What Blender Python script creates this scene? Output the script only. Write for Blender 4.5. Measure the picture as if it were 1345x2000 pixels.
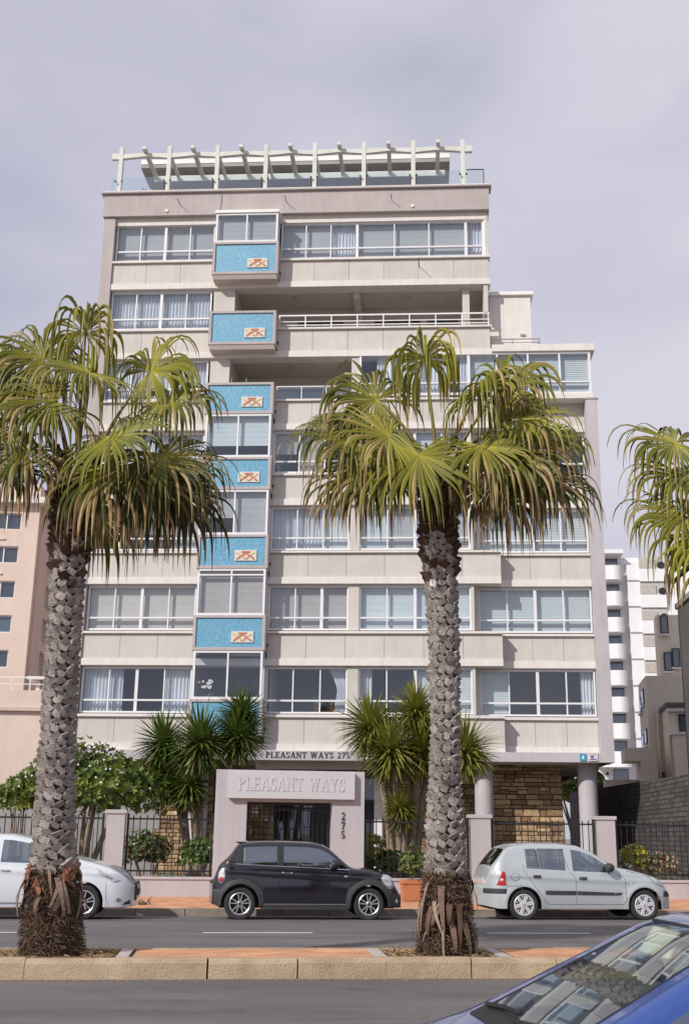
import bpy, math, random
from mathutils import Vector, Matrix, noise
R = math.radians
scene = bpy.context.scene
for o in list(bpy.data.objects):
    bpy.data.objects.remove(o)

# ---------------------------------------------------------------- camera
PITCH, ROLL, FPX, PPX, CAMH = R(16.03), R(0.6414), 2197.0, 706.1, 1.5
_f = Vector((0, math.cos(PITCH), math.sin(PITCH)))
_dn = Vector((0, math.sin(PITCH), -math.cos(PITCH)))
_rt = Vector((1, 0, 0))
CR = math.cos(ROLL) * _rt - math.sin(ROLL) * _dn
CD = math.sin(ROLL) * _rt + math.cos(ROLL) * _dn
cam_data = bpy.data.cameras.new('camera')
cam = bpy.data.objects.new('camera', cam_data)
scene.collection.objects.link(cam)
m = Matrix.Identity(4)
for i in range(3):
    m[i][0], m[i][1], m[i][2] = CR[i], -CD[i], -_f[i]
m[2][3] = CAMH
cam.matrix_world = m
cam_data.sensor_fit = 'VERTICAL'
cam_data.sensor_height = 36.0
cam_data.lens = 36.0 * FPX / 2000.0
cam_data.shift_x = -(PPX - 672.5) / 2000.0
cam_data.clip_start = 0.1
cam_data.clip_end = 3000
scene.camera = cam

# ---------------------------------------------------------------- sky and sun
SUN_AZ, SUN_EL = R(44), R(34)          # sun behind the camera, to the left
sun_dir = Vector((-math.sin(SUN_AZ) * math.cos(SUN_EL), -math.cos(SUN_AZ) * math.cos(SUN_EL), math.sin(SUN_EL)))
world = bpy.data.worlds.new('World')
scene.world = world
world.use_nodes = True
nt = world.node_tree
nt.nodes.clear()
out = nt.nodes.new('ShaderNodeOutputWorld')
bg = nt.nodes.new('ShaderNodeBackground')
bg.inputs['Strength'].default_value = 0.1
sky = nt.nodes.new('ShaderNodeTexSky')
sky.sky_type = 'NISHITA'
sky.sun_disc = False
sky.sun_elevation = SUN_EL
sky.sun_rotation = math.atan2(sun_dir.x, sun_dir.y)
sky.air_density = 1.0
sky.dust_density = 1.5
tc = nt.nodes.new('ShaderNodeTexCoord')
mp = nt.nodes.new('ShaderNodeMapping')
mp.inputs['Scale'].default_value = (1.0, 1.0, 1.9)
mp.inputs['Location'].default_value = (0.35, 0.1, 0.62)
nz = nt.nodes.new('ShaderNodeTexNoise')
nz.inputs['Scale'].default_value = 2.3
nz.inputs['Detail'].default_value = 7
nz.inputs['Roughness'].default_value = 0.5
nz.inputs['Distortion'].default_value = 0.35
rp = nt.nodes.new('ShaderNodeValToRGB')
rp.color_ramp.elements[0].position = 0.33
rp.color_ramp.elements[0].color = (0.72, 0.72, 0.72, 1)
rp.color_ramp.elements[1].position = 0.50
rp.color_ramp.elements[1].color = (1, 1, 1, 1)
nz2 = nt.nodes.new('ShaderNodeTexNoise')
nz2.inputs['Scale'].default_value = 2.6
nz2.inputs['Detail'].default_value = 5
nz2.inputs['Roughness'].default_value = 0.48
cr2 = nt.nodes.new('ShaderNodeValToRGB')      # brightness of the cloud sheet
cr2.color_ramp.elements[0].position = 0.36
cr2.color_ramp.elements[0].color = (4.9, 4.9, 6.0, 1)
cr2.color_ramp.elements[1].position = 0.66
cr2.color_ramp.elements[1].color = (6.2, 6.05, 6.85, 1)
mx = nt.nodes.new('ShaderNodeMix')
mx.data_type = 'RGBA'
L = nt.links.new
L(tc.outputs['Generated'], mp.inputs['Vector'])
L(mp.outputs['Vector'], nz.inputs['Vector'])
L(mp.outputs['Vector'], nz2.inputs['Vector'])
L(nz.outputs['Fac'], rp.inputs['Fac'])
L(nz2.outputs['Fac'], cr2.inputs['Fac'])
L(rp.outputs['Color'], mx.inputs['Factor'])
L(sky.outputs['Color'], mx.inputs['A'])
L(cr2.outputs['Color'], mx.inputs['B'])
L(mx.outputs['Result'], bg.inputs['Color'])
L(bg.outputs['Background'], out.inputs['Surface'])

sl = bpy.data.lights.new('sun', 'SUN')
sl.energy = 3.5
sl.angle = R(1.2)
sl.color = (1.0, 0.95, 0.885)
so = bpy.data.objects.new('sun', sl)
scene.collection.objects.link(so)
so.rotation_euler = (-sun_dir).to_track_quat('-Z', 'Y').to_euler()
so.location = sun_dir * 60

scene.view_settings.view_transform = 'Standard'
scene.view_settings.look = 'None'
scene.view_settings.gamma = 1.0
scene.view_settings.exposure = 0.14
scene.view_settings.use_curve_mapping = False
scene.cycles.use_denoising = True
scene.cycles.max_bounces = 8
scene.cycles.transparent_max_bounces = 24

# ---------------------------------------------------------------- frames of the place
BYAW, SYAW = R(-3.316), R(6.593)        # facade and street are not quite parallel

def at(x, y, Y):
    """point of the place seen at photo pixel (x, y) at forward distance Y"""
    d = (x - PPX) / FPX * CR + (y - 1000.0) / FPX * CD + _f
    return Vector((0, 0, CAMH)) + d * (Y / d.y)

def S(s, t, z=0.0):
    c, n = math.cos(SYAW), math.sin(SYAW)
    return Vector((s * c - t * n, s * n + t * c, z))

def to_street(p):
    c, n = math.cos(SYAW), math.sin(SYAW)
    return (p.x * c + p.y * n, -p.x * n + p.y * c)

# ---------------------------------------------------------------- object helpers
def put(o, parent=None):
    scene.collection.objects.link(o)
    if parent is not None:
        o.parent = parent
    return o

def tag(o, label=None, cat=None, group=None, kind=None):
    if label: o['label'] = label
    if cat: o['category'] = cat
    if group: o['group'] = group
    if kind: o['kind'] = kind
    return o

def empty(name, loc=(0, 0, 0), rz=0.0):
    o = bpy.data.objects.new(name, None)
    o.location = loc
    o.rotation_euler = (0, 0, rz)
    o.empty_display_size = 0.2
    return put(o)

class MB:
    """collects polygons, then links them as one mesh object"""
    def __init__(self):
        self.v, self.f, self.m, self.c = [], [], [], []
        self.col = None
    def face(self, pts, mi=0, flip=False):
        b = len(self.v)
        self.v.extend([tuple(p) for p in pts])
        ids = list(range(b, b + len(pts)))
        self.f.append(ids[::-1] if flip else ids)
        self.m.append(mi)
    def box(self, x0, x1, y0, y1, z0, z1, mi=0):
        b = len(self.v)
        self.v += [(x0,y0,z0),(x1,y0,z0),(x1,y1,z0),(x0,y1,z0),(x0,y0,z1),(x1,y0,z1),(x1,y1,z1),(x0,y1,z1)]
        for q in ((0,3,2,1),(4,5,6,7),(0,1,5,4),(1,2,6,5),(2,3,7,6),(3,0,4,7)):
            self.f.append([b+i for i in q]); self.m.append(mi)
        return self
    def prism(self, poly, y0, y1, mi=0, axis='y'):
        """polygon of (a, b) extruded: axis y -> (a, y, b); axis z -> (a, b, z); axis x -> (x, a, b)"""
        n = len(poly); b = len(self.v)
        mk = {'y': lambda p, k: (p[0], k, p[1]), 'z': lambda p, k: (p[0], p[1], k), 'x': lambda p, k: (k, p[0], p[1])}[axis]
        self.v += [mk(p, y0) for p in poly] + [mk(p, y1) for p in poly]
        self.f.append([b+i for i in range(n)]); self.m.append(mi)
        self.f.append([b+n+i for i in range(n)][::-1]); self.m.append(mi)
        for i in range(n):
            j = (i+1) % n
            self.f.append([b+j, b+i, b+n+i, b+n+j]); self.m.append(mi)
        return self
    def tube(self, pts, rad, n=6, mi=0, cap=True):
        pts = [Vector(p) for p in pts]
        if not hasattr(rad, '__len__'): rad = [rad] * len(pts)
        b = len(self.v); ref = Vector((0.31, 0.17, 0.93))
        for i, p in enumerate(pts):
            t = (pts[min(i+1, len(pts)-1)] - pts[max(i-1, 0)]).normalized()
            a = t.cross(ref)
            if a.length < 1e-3: a = t.cross(Vector((1, 0, 0)))
            a.normalize(); c = t.cross(a)
            for k in range(n):
                th = 2*math.pi*k/n
                self.v.append(tuple(p + (a*math.cos(th) + c*math.sin(th)) * rad[i]))
        for i in range(len(pts)-1):
            for k in range(n):
                j = (k+1) % n
                self.f.append([b+i*n+k, b+i*n+j, b+(i+1)*n+j, b+(i+1)*n+k]); self.m.append(mi)
        if cap:
            self.f.append([b+k for k in range(n)][::-1]); self.m.append(mi)
            e = b+(len(pts)-1)*n
            self.f.append([e+k for k in range(n)]); self.m.append(mi)
        return self
    def lathe(self, prof, n=24, mi=0, axis='z', o=(0,0,0), mis=None):
        """profile of (radius, height) turned about an axis"""
        b = len(self.v)
        for r, h in prof:
            for k in range(n):
                th = 2*math.pi*k/n
                c, s = r*math.cos(th), r*math.sin(th)
                p = (c, s, h) if axis == 'z' else (c, h, s) if axis == 'y' else (h, c, s)
                self.v.append((p[0]+o[0], p[1]+o[1], p[2]+o[2]))
        for i in range(len(prof)-1):
            for k in range(n):
                j = (k+1) % n
                q = [b+i*n+k, b+i*n+j, b+(i+1)*n+j, b+(i+1)*n+k]
                self.f.append(q if axis != 'y' else q[::-1]); self.m.append(mis[i] if mis else mi)
        return self
    def mesh(self, name, mats, smooth=False):
        me = bpy.data.meshes.new(name)
        me.from_pydata(self.v, [], self.f)
        if not isinstance(mats, (list, tuple)): mats = [mats]
        for k in mats: me.materials.append(k)
        if len(mats) > 1: me.polygons.foreach_set('material_index', self.m)
        if smooth: me.polygons.foreach_set('use_smooth', [True]*len(me.polygons))
        if self.c:
            a = me.color_attributes.new('tint', 'FLOAT_COLOR', 'POINT')
            flat = []
            for c in self.c: flat += [c[0], c[1], c[2], 1.0]
            a.data.foreach_set('color', flat)
        me.update()
        return me
    def build(self, name, mats, parent=None, smooth=False, bevel=0.0, loc=None, rz=None):
        o = bpy.data.objects.new(name, self.mesh(name, mats, smooth))
        if loc is not None: o.location = loc
        if rz is not None: o.rotation_euler = (0, 0, rz)
        if bevel:
            bv = o.modifiers.new('bevel', 'BEVEL')
            bv.width = bevel; bv.segments = 2; bv.limit_method = 'ANGLE'
        return put(o, parent)

def link_copy(me, name, parent, loc=(0,0,0), rot=(0,0,0), scale=(1,1,1)):
    o = bpy.data.objects.new(name, me)
    o.location = loc; o.rotation_euler = rot; o.scale = scale
    return put(o, parent)

# ---------------------------------------------------------------- materials
def new_mat(name):
    mt = bpy.data.materials.new(name)
    mt.use_nodes = True
    n = mt.node_tree
    return mt, n, n.nodes['Principled BSDF']

def plain(name, col, rough=0.6, metal=0.0, spec=None, coat=0.0):
    mt, n, b = new_mat(name)
    b.inputs['Base Color'].default_value = (*col, 1)
    b.inputs['Roughness'].default_value = rough
    b.inputs['Metallic'].default_value = metal
    if spec is not None: b.inputs['Specular IOR Level'].default_value = spec
    if coat: b.inputs['Coat Weight'].default_value = coat; b.inputs['Coat Roughness'].default_value = 0.03
    return mt

def rough_mat(name, c1, c2, scale=3.0, rough=0.85, bump=0.15, bscale=60.0, obj_var=0.0, streak=0.0, c3=None, detail=6):
    """weathered surface: two tones mixed by noise, optional vertical streaks, fine bump"""
    mt, n, b = new_mat(name)
    N, K = n.nodes, n.links.new
    t = N.new('ShaderNodeTexCoord')
    geo = N.new('ShaderNodeNewGeometry')
    a = N.new('ShaderNodeTexNoise')
    a.inputs['Scale'].default_value = scale; a.inputs['Detail'].default_value = detail; a.inputs['Roughness'].default_value = 0.62
    K(geo.outputs['Position'], a.inputs['Vector'])
    r = N.new('ShaderNodeValToRGB')
    r.color_ramp.elements[0].position = 0.34; r.color_ramp.elements[0].color = (*c1, 1)
    r.color_ramp.elements[1].position = 0.66; r.color_ramp.elements[1].color = (*c2, 1)
    if c3:
        e = r.color_ramp.elements.new(0.5); e.color = (*c3, 1)
    K(a.outputs['Fac'], r.inputs['Fac'])
    col = r.outputs['Color']
    if streak:
        mp = N.new('ShaderNodeMapping'); mp.inputs['Scale'].default_value = (5.0, 5.0, 0.35)
        K(geo.outputs['Position'], mp.inputs['Vector'])
        s = N.new('ShaderNodeTexNoise'); s.inputs['Scale'].default_value = 1.6; s.inputs['Detail'].default_value = 5
        K(mp.outputs['Vector'], s.inputs['Vector'])
        sr = N.new('ShaderNodeMapRange'); sr.inputs['From Min'].default_value = 0.42; sr.inputs['From Max'].default_value = 0.7
        sr.inputs['To Min'].default_value = 1.0; sr.inputs['To Max'].default_value = 1.0 - streak
        K(s.outputs['Fac'], sr.inputs['Value'])
        mu = N.new('ShaderNodeVectorMath'); mu.operation = 'SCALE'
        K(col, mu.inputs[0]); K(sr.outputs['Result'], mu.inputs['Scale'])
        col = mu.outputs['Vector']
    if obj_var:
        oi = N.new('ShaderNodeObjectInfo')
        mr = N.new('ShaderNodeMapRange'); mr.inputs['To Min'].default_value = 1 - obj_var; mr.inputs['To Max'].default_value = 1 + obj_var
        K(oi.outputs['Random'], mr.inputs['Value'])
        mu = N.new('ShaderNodeVectorMath'); mu.operation = 'SCALE'
        K(col, mu.inputs[0]); K(mr.outputs['Result'], mu.inputs['Scale'])
        col = mu.outputs['Vector']
    K(col, b.inputs['Base Color'])
    b.inputs['Roughness'].default_value = rough
    if bump:
        bn = N.new('ShaderNodeTexNoise'); bn.inputs['Scale'].default_value = bscale; bn.inputs['Detail'].default_value = 3
        K(geo.outputs['Position'], bn.inputs['Vector'])
        bp = N.new('ShaderNodeBump'); bp.inputs['Strength'].default_value = bump; bp.inputs['Distance'].default_value = 0.02
        K(bn.outputs['Fac'], bp.inputs['Height']); K(bp.outputs['Normal'], b.inputs['Normal'])
    return mt

def glass_mat(name, tint, refl=0.12, rough=0.0, fres=1.45):
    """thin pane: tinted see-through plus a mirror-like reflection that grows at grazing angles"""
    mt = bpy.data.materials.new(name); mt.use_nodes = True
    n = mt.node_tree; n.nodes.clear()
    N, K = n.nodes, n.links.new
    o = N.new('ShaderNodeOutputMaterial')
    tr = N.new('ShaderNodeBsdfTransparent'); tr.inputs['Color'].default_value = (*tint, 1)
    gl = N.new('ShaderNodeBsdfGlossy'); gl.inputs['Roughness'].default_value = rough; gl.inputs['Color'].default_value = (0.80, 0.89, 1, 1)
    fr = N.new('ShaderNodeLayerWeight'); fr.inputs['Blend'].default_value = 0.5
    pw = N.new('ShaderNodeMath'); pw.operation = 'POWER'; pw.inputs[1].default_value = 4.0
    ad = N.new('ShaderNodeMath'); ad.operation = 'ADD'; ad.inputs[1].default_value = refl; ad.use_clamp = True
    mx = N.new('ShaderNodeMixShader')
    K(fr.outputs['Facing'], pw.inputs[0]); K(pw.outputs[0], ad.inputs[0]); K(ad.outputs[0], mx.inputs['Fac'])
    K(tr.outputs[0], mx.inputs[1]); K(gl.outputs[0], mx.inputs[2]); K(mx.outputs[0], o.inputs['Surface'])
    return mt

def random_ramp_mat(name, cols, rough=0.85, bump=0.5, bscale=25.0, mottle=0.25):
    """each object takes its own tone from a list (stones, boots, kerb blocks), with mottling"""
    mt, n, b = new_mat(name)
    N, K = n.nodes, n.links.new
    oi = N.new('ShaderNodeObjectInfo'); geo = N.new('ShaderNodeNewGeometry')
    r = N.new('ShaderNodeValToRGB'); r.color_ramp.interpolation = 'LINEAR'
    els = r.color_ramp.elements
    for i, c in enumerate(cols):
        p = i / (len(cols) - 1)
        e = els[0] if i == 0 else els[1] if i == len(cols) - 1 else els.new(p)
        e.position = p; e.color = (*c, 1)
    K(oi.outputs['Random'], r.inputs['Fac'])
    a = N.new('ShaderNodeTexNoise'); a.inputs['Scale'].default_value = 9; a.inputs['Detail'].default_value = 6
    K(geo.outputs['Position'], a.inputs['Vector'])
    mr = N.new('ShaderNodeMapRange'); mr.inputs['From Min'].default_value = 0.3; mr.inputs['From Max'].default_value = 0.7
    mr.inputs['To Min'].default_value = 1 - mottle; mr.inputs['To Max'].default_value = 1 + mottle
    K(a.outputs['Fac'], mr.inputs['Value'])
    mu = N.new('ShaderNodeVectorMath'); mu.operation = 'SCALE'
    K(r.outputs['Color'], mu.inputs[0]); K(mr.outputs['Result'], mu.inputs['Scale'])
    K(mu.outputs['Vector'], b.inputs['Base Color'])
    b.inputs['Roughness'].default_value = rough
    bn = N.new('ShaderNodeTexNoise'); bn.inputs['Scale'].default_value = bscale; bn.inputs['Detail'].default_value = 5
    K(geo.outputs['Position'], bn.inputs['Vector'])
    bp = N.new('ShaderNodeBump'); bp.inputs['Strength'].default_value = bump; bp.inputs['Distance'].default_value = 0.03
    K(bn.outputs['Fac'], bp.inputs['Height']); K(bp.outputs['Normal'], b.inputs['Normal'])
    return mt

def leaf_mat(name, rough=0.42, trans=0.3, spec=0.5):
    """foliage coloured by the leaf's own tint attribute, light passing through"""
    mt, n, b = new_mat(name)
    N, K = n.nodes, n.links.new
    a = N.new('ShaderNodeAttribute'); a.attribute_name = 'tint'
    K(a.outputs['Color'], b.inputs['Base Color'])
    b.inputs['Roughness'].default_value = rough
    b.inputs['Specular IOR Level'].default_value = spec
    tl = N.new('ShaderNodeBsdfTranslucent')
    K(a.outputs['Color'], tl.inputs['Color'])
    mx = N.new('ShaderNodeMixShader'); mx.inputs['Fac'].default_value = trans
    K(b.outputs[0], mx.inputs[1]); K(tl.outputs[0], mx.inputs[2])
    K(mx.outputs[0], N['Material Output'].inputs['Surface'])
    return mt

def brick_mat(name, c1, c2, mortar, scale, bw=0.5, rh=0.25, ms=0.02, rough=0.85, axes='xz', bump=0.6):
    """courses too small to be built singly"""
    mt, n, b = new_mat(name)
    N, K = n.nodes, n.links.new
    t = N.new('ShaderNodeTexCoord')
    mp = N.new('ShaderNodeMapping')
    if axes == 'xz': mp.inputs['Rotation'].default_value = (R(90), 0, 0)
    if axes == 'yz': mp.inputs['Rotation'].default_value = (R(90), 0, R(90))
    K(t.outputs['Object'], mp.inputs['Vector'])
    k = N.new('ShaderNodeTexBrick')
    k.inputs['Scale'].default_value = scale
    k.inputs['Color1'].default_value = (*c1, 1); k.inputs['Color2'].default_value = (*c2, 1); k.inputs['Mortar'].default_value = (*mortar, 1)
    k.inputs['Brick Width'].default_value = bw; k.inputs['Row Height'].default_value = rh; k.inputs['Mortar Size'].default_value = ms
    K(mp.outputs['Vector'], k.inputs['Vector'])
    geo = N.new('ShaderNodeNewGeometry')
    a = N.new('ShaderNodeTexNoise'); a.inputs['Scale'].default_value = 2.2; a.inputs['Detail'].default_value = 6
    K(geo.outputs['Position'], a.inputs['Vector'])
    mr = N.new('ShaderNodeMapRange'); mr.inputs['From Min'].default_value = 0.3; mr.inputs['From Max'].default_value = 0.7
    mr.inputs['To Min'].default_value = 0.72; mr.inputs['To Max'].default_value = 1.22
    K(a.outputs['Fac'], mr.inputs['Value'])
    mu = N.new('ShaderNodeVectorMath'); mu.operation = 'SCALE'
    K(k.outputs['Color'], mu.inputs[0]); K(mr.outputs['Result'], mu.inputs['Scale'])
    K(mu.outputs['Vector'], b.inputs['Base Color'])
    b.inputs['Roughness'].default_value = rough
    bp = N.new('ShaderNodeBump'); bp.inputs['Strength'].default_value = bump; bp.inputs['Distance'].default_value = 0.01; bp.invert = True
    K(k.outputs['Fac'], bp.inputs['Height']); K(bp.outputs['Normal'], b.inputs['Normal'])
    return mt

def asphalt_mat():
    mt, n, b = new_mat('asphalt')
    N, K = n.nodes, n.links.new
    geo = N.new('ShaderNodeNewGeometry')
    big = N.new('ShaderNodeTexNoise'); big.inputs['Scale'].default_value = 0.7; big.inputs['Detail'].default_value = 7; big.inputs['Roughness'].default_value = 0.65
    mp = N.new('ShaderNodeMapping'); mp.inputs['Rotation'].default_value = (0, 0, -SYAW); mp.inputs['Scale'].default_value = (0.35, 1.6, 1)
    K(geo.outputs['Position'], mp.inputs['Vector']); K(mp.outputs['Vector'], big.inputs['Vector'])
    r = N.new('ShaderNodeValToRGB')
    r.color_ramp.elements[0].position = 0.3; r.color_ramp.elements[0].color = (0.088, 0.080, 0.079, 1)
    r.color_ramp.elements[1].position = 0.7; r.color_ramp.elements[1].color = (0.172, 0.157, 0.155, 1)
    K(big.outputs['Fac'], r.inputs['Fac'])
    fine = N.new('ShaderNodeTexNoise'); fine.inputs['Scale'].default_value = 70; fine.inputs['Detail'].default_value = 3; fine.inputs['Roughness'].default_value = 0.8
    K(geo.outputs['Position'], fine.inputs['Vector'])
    mr = N.new('ShaderNodeMapRange'); mr.inputs['From Min'].default_value = 0.3; mr.inputs['From Max'].default_value = 0.72; mr.inputs['To Min'].default_value = 0.62; mr.inputs['To Max'].default_value = 1.45
    K(fine.outputs['Fac'], mr.inputs['Value'])
    mu = N.new('ShaderNodeVectorMath'); mu.operation = 'SCALE'
    K(r.outputs['Color'], mu.inputs[0]); K(mr.outputs['Result'], mu.inputs['Scale'])
    st = N.new('ShaderNodeTexNoise'); st.inputs['Scale'].default_value = 1.7; st.inputs['Detail'].default_value = 5; st.inputs['Roughness'].default_value = 0.7
    mp2 = N.new('ShaderNodeMapping'); mp2.inputs['Rotation'].default_value = (0, 0, -SYAW); mp2.inputs['Scale'].default_value = (0.5, 2.2, 1); mp2.inputs['Location'].default_value = (3.1, 1.7, 0)
    K(geo.outputs['Position'], mp2.inputs['Vector']); K(mp2.outputs['Vector'], st.inputs['Vector'])
    mr2 = N.new('ShaderNodeMapRange'); mr2.inputs['From Min'].default_value = 0.56; mr2.inputs['From Max'].default_value = 0.70; mr2.inputs['To Min'].default_value = 1.0; mr2.inputs['To Max'].default_value = 0.68
    K(st.outputs['Fac'], mr2.inputs['Value'])
    mu2 = N.new('ShaderNodeVectorMath'); mu2.operation = 'SCALE'
    K(mu.outputs['Vector'], mu2.inputs[0]); K(mr2.outputs['Result'], mu2.inputs['Scale'])
    K(mu2.outputs['Vector'], b.inputs['Base Color'])
    b.inputs['Roughness'].default_value = 0.82
    bp = N.new('ShaderNodeBump'); bp.inputs['Strength'].default_value = 0.5; bp.inputs['Distance'].default_value = 0.01
    K(fine.outputs['Fac'], bp.inputs['Height']); K(bp.outputs['Normal'], b.inputs['Normal'])
    return mt

M = {}
M['asphalt'] = asphalt_mat()
M['spandrel'] = rough_mat('spandrel_plaster', (0.53, 0.498, 0.462), (0.59, 0.558, 0.52), 1.3, 0.8, 0.12, 50, obj_var=0.035, streak=0.06)
M['band'] = rough_mat('cream_band', (0.66, 0.625, 0.585), (0.73, 0.695, 0.655), 1.6, 0.75, 0.08, 50, streak=0.08)
M['taupe'] = rough_mat('taupe_plaster', (0.41, 0.365, 0.355), (0.47, 0.42, 0.41), 1.1, 0.8, 0.1, 50, streak=0.08)
M['lilac'] = rough_mat('lilac_plaster', (0.435, 0.408, 0.43), (0.495, 0.465, 0.485), 0.9, 0.8, 0.1, 45, streak=0.06)
M['signboard'] = rough_mat('pale_signboard', (0.52, 0.505, 0.53), (0.56, 0.545, 0.57), 1.0, 0.5, 0.03, 45)
M['white'] = rough_mat('white_paint', (0.74, 0.72, 0.70), (0.80, 0.785, 0.77), 2.0, 0.5, 0.03, 40)
M['frame'] = plain('white_aluminium', (0.72, 0.72, 0.74), 0.38)
M['soffit'] = rough_mat('soffit_plaster', (0.50, 0.46, 0.41), (0.55, 0.51, 0.46), 1.0, 0.85, 0.08, 40)
M['room'] = rough_mat('room_plaster', (0.30, 0.29, 0.28), (0.36, 0.35, 0.34), 0.6, 0.9, 0)
M['glass'] = glass_mat('window_glass', (0.86, 0.90, 0.93), 0.13)
M['balustrade_glass'] = glass_mat('balustrade_glass', (0.84, 0.92, 0.90), 0.22)
M['bluegrey_glass'] = glass_mat('grey_glass', (0.55, 0.60, 0.66), 0.12)
M['curtain'] = rough_mat('white_curtain', (0.66, 0.67, 0.70), (0.76, 0.77, 0.80), 2.0, 0.9, 0)
M['beige_blind'] = rough_mat('beige_blind', (0.58, 0.53, 0.465), (0.64, 0.59, 0.53), 0.8, 0.9, 0)
M['grey_blind'] = rough_mat('grey_blind', (0.44, 0.435, 0.43), (0.51, 0.505, 0.50), 0.7, 0.9, 0)
M['taupe_blind'] = rough_mat('taupe_blind', (0.46, 0.41, 0.38), (0.53, 0.48, 0.45), 0.7, 0.9, 0)
M['pale_blind'] = rough_mat('pale_blue_blind', (0.58, 0.63, 0.64), (0.66, 0.70, 0.71), 0.7, 0.9, 0)
M['slat_blind'] = plain('white_slat', (0.66, 0.69, 0.68), 0.6)
M['dark'] = plain('dark_metal', (0.018, 0.018, 0.02), 0.45)
M['black'] = plain('black_rubber', (0.012, 0.012, 0.013), 0.7)
M['letter'] = plain('dark_letter', (0.03, 0.026, 0.026), 0.5)
M['iron'] = plain('black_iron', (0.016, 0.016, 0.018), 0.42)
M['terracotta'] = rough_mat('terracotta', (0.42, 0.15, 0.065), (0.52, 0.21, 0.10), 5.0, 0.8, 0.15, 40)
M['kerb'] = rough_mat('kerb_concrete', (0.33, 0.24, 0.155), (0.46, 0.355, 0.24), 3.0, 0.9, 0.6, 45, obj_var=0.06, c3=(0.40, 0.30, 0.20))
M['farkerb'] = rough_mat('grey_kerb_concrete', (0.20, 0.17, 0.14), (0.30, 0.26, 0.215), 3.0, 0.9, 0.4, 55, obj_var=0.08)
M['edging'] = rough_mat('edging_concrete', (0.40, 0.36, 0.33), (0.50, 0.46, 0.43), 5.0, 0.9, 0.3, 60)
M['paver'] = brick_mat('red_brick_paving', (0.56, 0.25, 0.125), (0.66, 0.34, 0.18), (0.42, 0.27, 0.17), 4.0, 0.9, 0.42, 0.022, 0.85, 'xy', 0.4)
M['roadpaint'] = rough_mat('road_paint', (0.55, 0.55, 0.55), (0.75, 0.75, 0.74), 12.0, 0.7, 0.1, 60)
M['soil'] = rough_mat('soil', (0.16, 0.10, 0.05), (0.38, 0.25, 0.12), 14.0, 0.95, 0.9, 60, c3=(0.27, 0.17, 0.085))
M['litter'] = random_ramp_mat('leaf_litter', [(0.20, 0.12, 0.06), (0.42, 0.28, 0.13), (0.52, 0.36, 0.18)], 0.9, 0.2, 30)
M['stone'] = random_ramp_mat('sandstone', [(0.20, 0.12, 0.065), (0.42, 0.29, 0.165), (0.55, 0.41, 0.25), (0.30, 0.19, 0.10), (0.64, 0.52, 0.37), (0.46, 0.31, 0.165), (0.27, 0.19, 0.125), (0.50, 0.36, 0.20)], 0.9, 0.6, 14, 0.28)
M['mortar'] = rough_mat('dark_mortar', (0.05, 0.04, 0.03), (0.085, 0.065, 0.05), 6, 0.95, 0.3, 40)
M['ground'] = rough_mat('ground_earth', (0.20, 0.17, 0.13), (0.27, 0.23, 0.18), 0.4, 0.95, 0.2, 20)
M['paving'] = rough_mat('forecourt_paving', (0.24, 0.20, 0.17), (0.30, 0.26, 0.22), 2.0, 0.9, 0.2, 30)
M['pink'] = rough_mat('pink_plaster', (0.62, 0.50, 0.435), (0.68, 0.56, 0.49), 0.7, 0.85, 0.06, 30, streak=0.05)
M['pinkdark'] = rough_mat('rose_plaster', (0.55, 0.42, 0.37), (0.61, 0.475, 0.42), 0.7, 0.85, 0.06, 30, streak=0.06)
M['whitewall'] = rough_mat('white_plaster', (0.74, 0.74, 0.755), (0.80, 0.80, 0.81), 0.5, 0.8, 0.03, 20, streak=0.05)
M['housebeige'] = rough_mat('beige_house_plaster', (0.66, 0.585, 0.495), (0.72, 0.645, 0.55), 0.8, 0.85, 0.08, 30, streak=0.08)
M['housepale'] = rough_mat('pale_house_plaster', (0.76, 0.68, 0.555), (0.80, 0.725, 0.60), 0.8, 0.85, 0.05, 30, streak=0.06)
M['darkgrey'] = rough_mat('dark_grey_plaster', (0.105, 0.10, 0.095), (0.135, 0.13, 0.125), 0.6, 0.85, 0.08, 30)
M['greywall'] = rough_mat('grey_concrete', (0.26, 0.25, 0.25), (0.33, 0.32, 0.32), 1.0, 0.85, 0.15, 30)
M['darkbrick'] = brick_mat('dark_brick', (0.055, 0.05, 0.05), (0.10, 0.092, 0.09), (0.028, 0.026, 0.026), 2.2, 0.55, 0.19, 0.02, 0.9, 'yz', 0.9)
M['frond'] = leaf_mat('palm_leaf', 0.48, 0.16, 0.25)
M['yucca'] = leaf_mat('yucca_leaf', 0.42, 0.15, 0.3)
M['leaf'] = leaf_mat('shrub_leaf', 0.36, 0.25)
M['bark'] = rough_mat('yucca_bark', (0.19, 0.14, 0.10), (0.34, 0.27, 0.20), 9, 0.95, 0.8, 30)
M['boot'] = random_ramp_mat('palm_boot', [(0.27, 0.235, 0.215), (0.45, 0.40, 0.37), (0.35, 0.31, 0.285), (0.54, 0.485, 0.445), (0.40, 0.355, 0.33)], 0.9, 0.8, 55, 0.3)
M['trunk'] = rough_mat('palm_trunk_core', (0.018, 0.014, 0.011), (0.05, 0.037, 0.029), 14, 0.95, 0.8, 40)
M['fibre'] = rough_mat('palm_fibre', (0.055, 0.03, 0.018), (0.21, 0.125, 0.07), 16, 0.95, 0.9, 60, c3=(0.11, 0.065, 0.038))
M['stub'] = random_ramp_mat('old_leaf_base', [(0.07, 0.035, 0.022), (0.19, 0.085, 0.045), (0.28, 0.17, 0.10), (0.11, 0.06, 0.035)], 0.85, 0.5, 40)
M['peel'] = random_ramp_mat('peeling_bark', [(0.30, 0.22, 0.16), (0.17, 0.075, 0.045), (0.44, 0.36, 0.28), (0.10, 0.055, 0.035)], 0.85, 0.5, 40)

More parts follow.
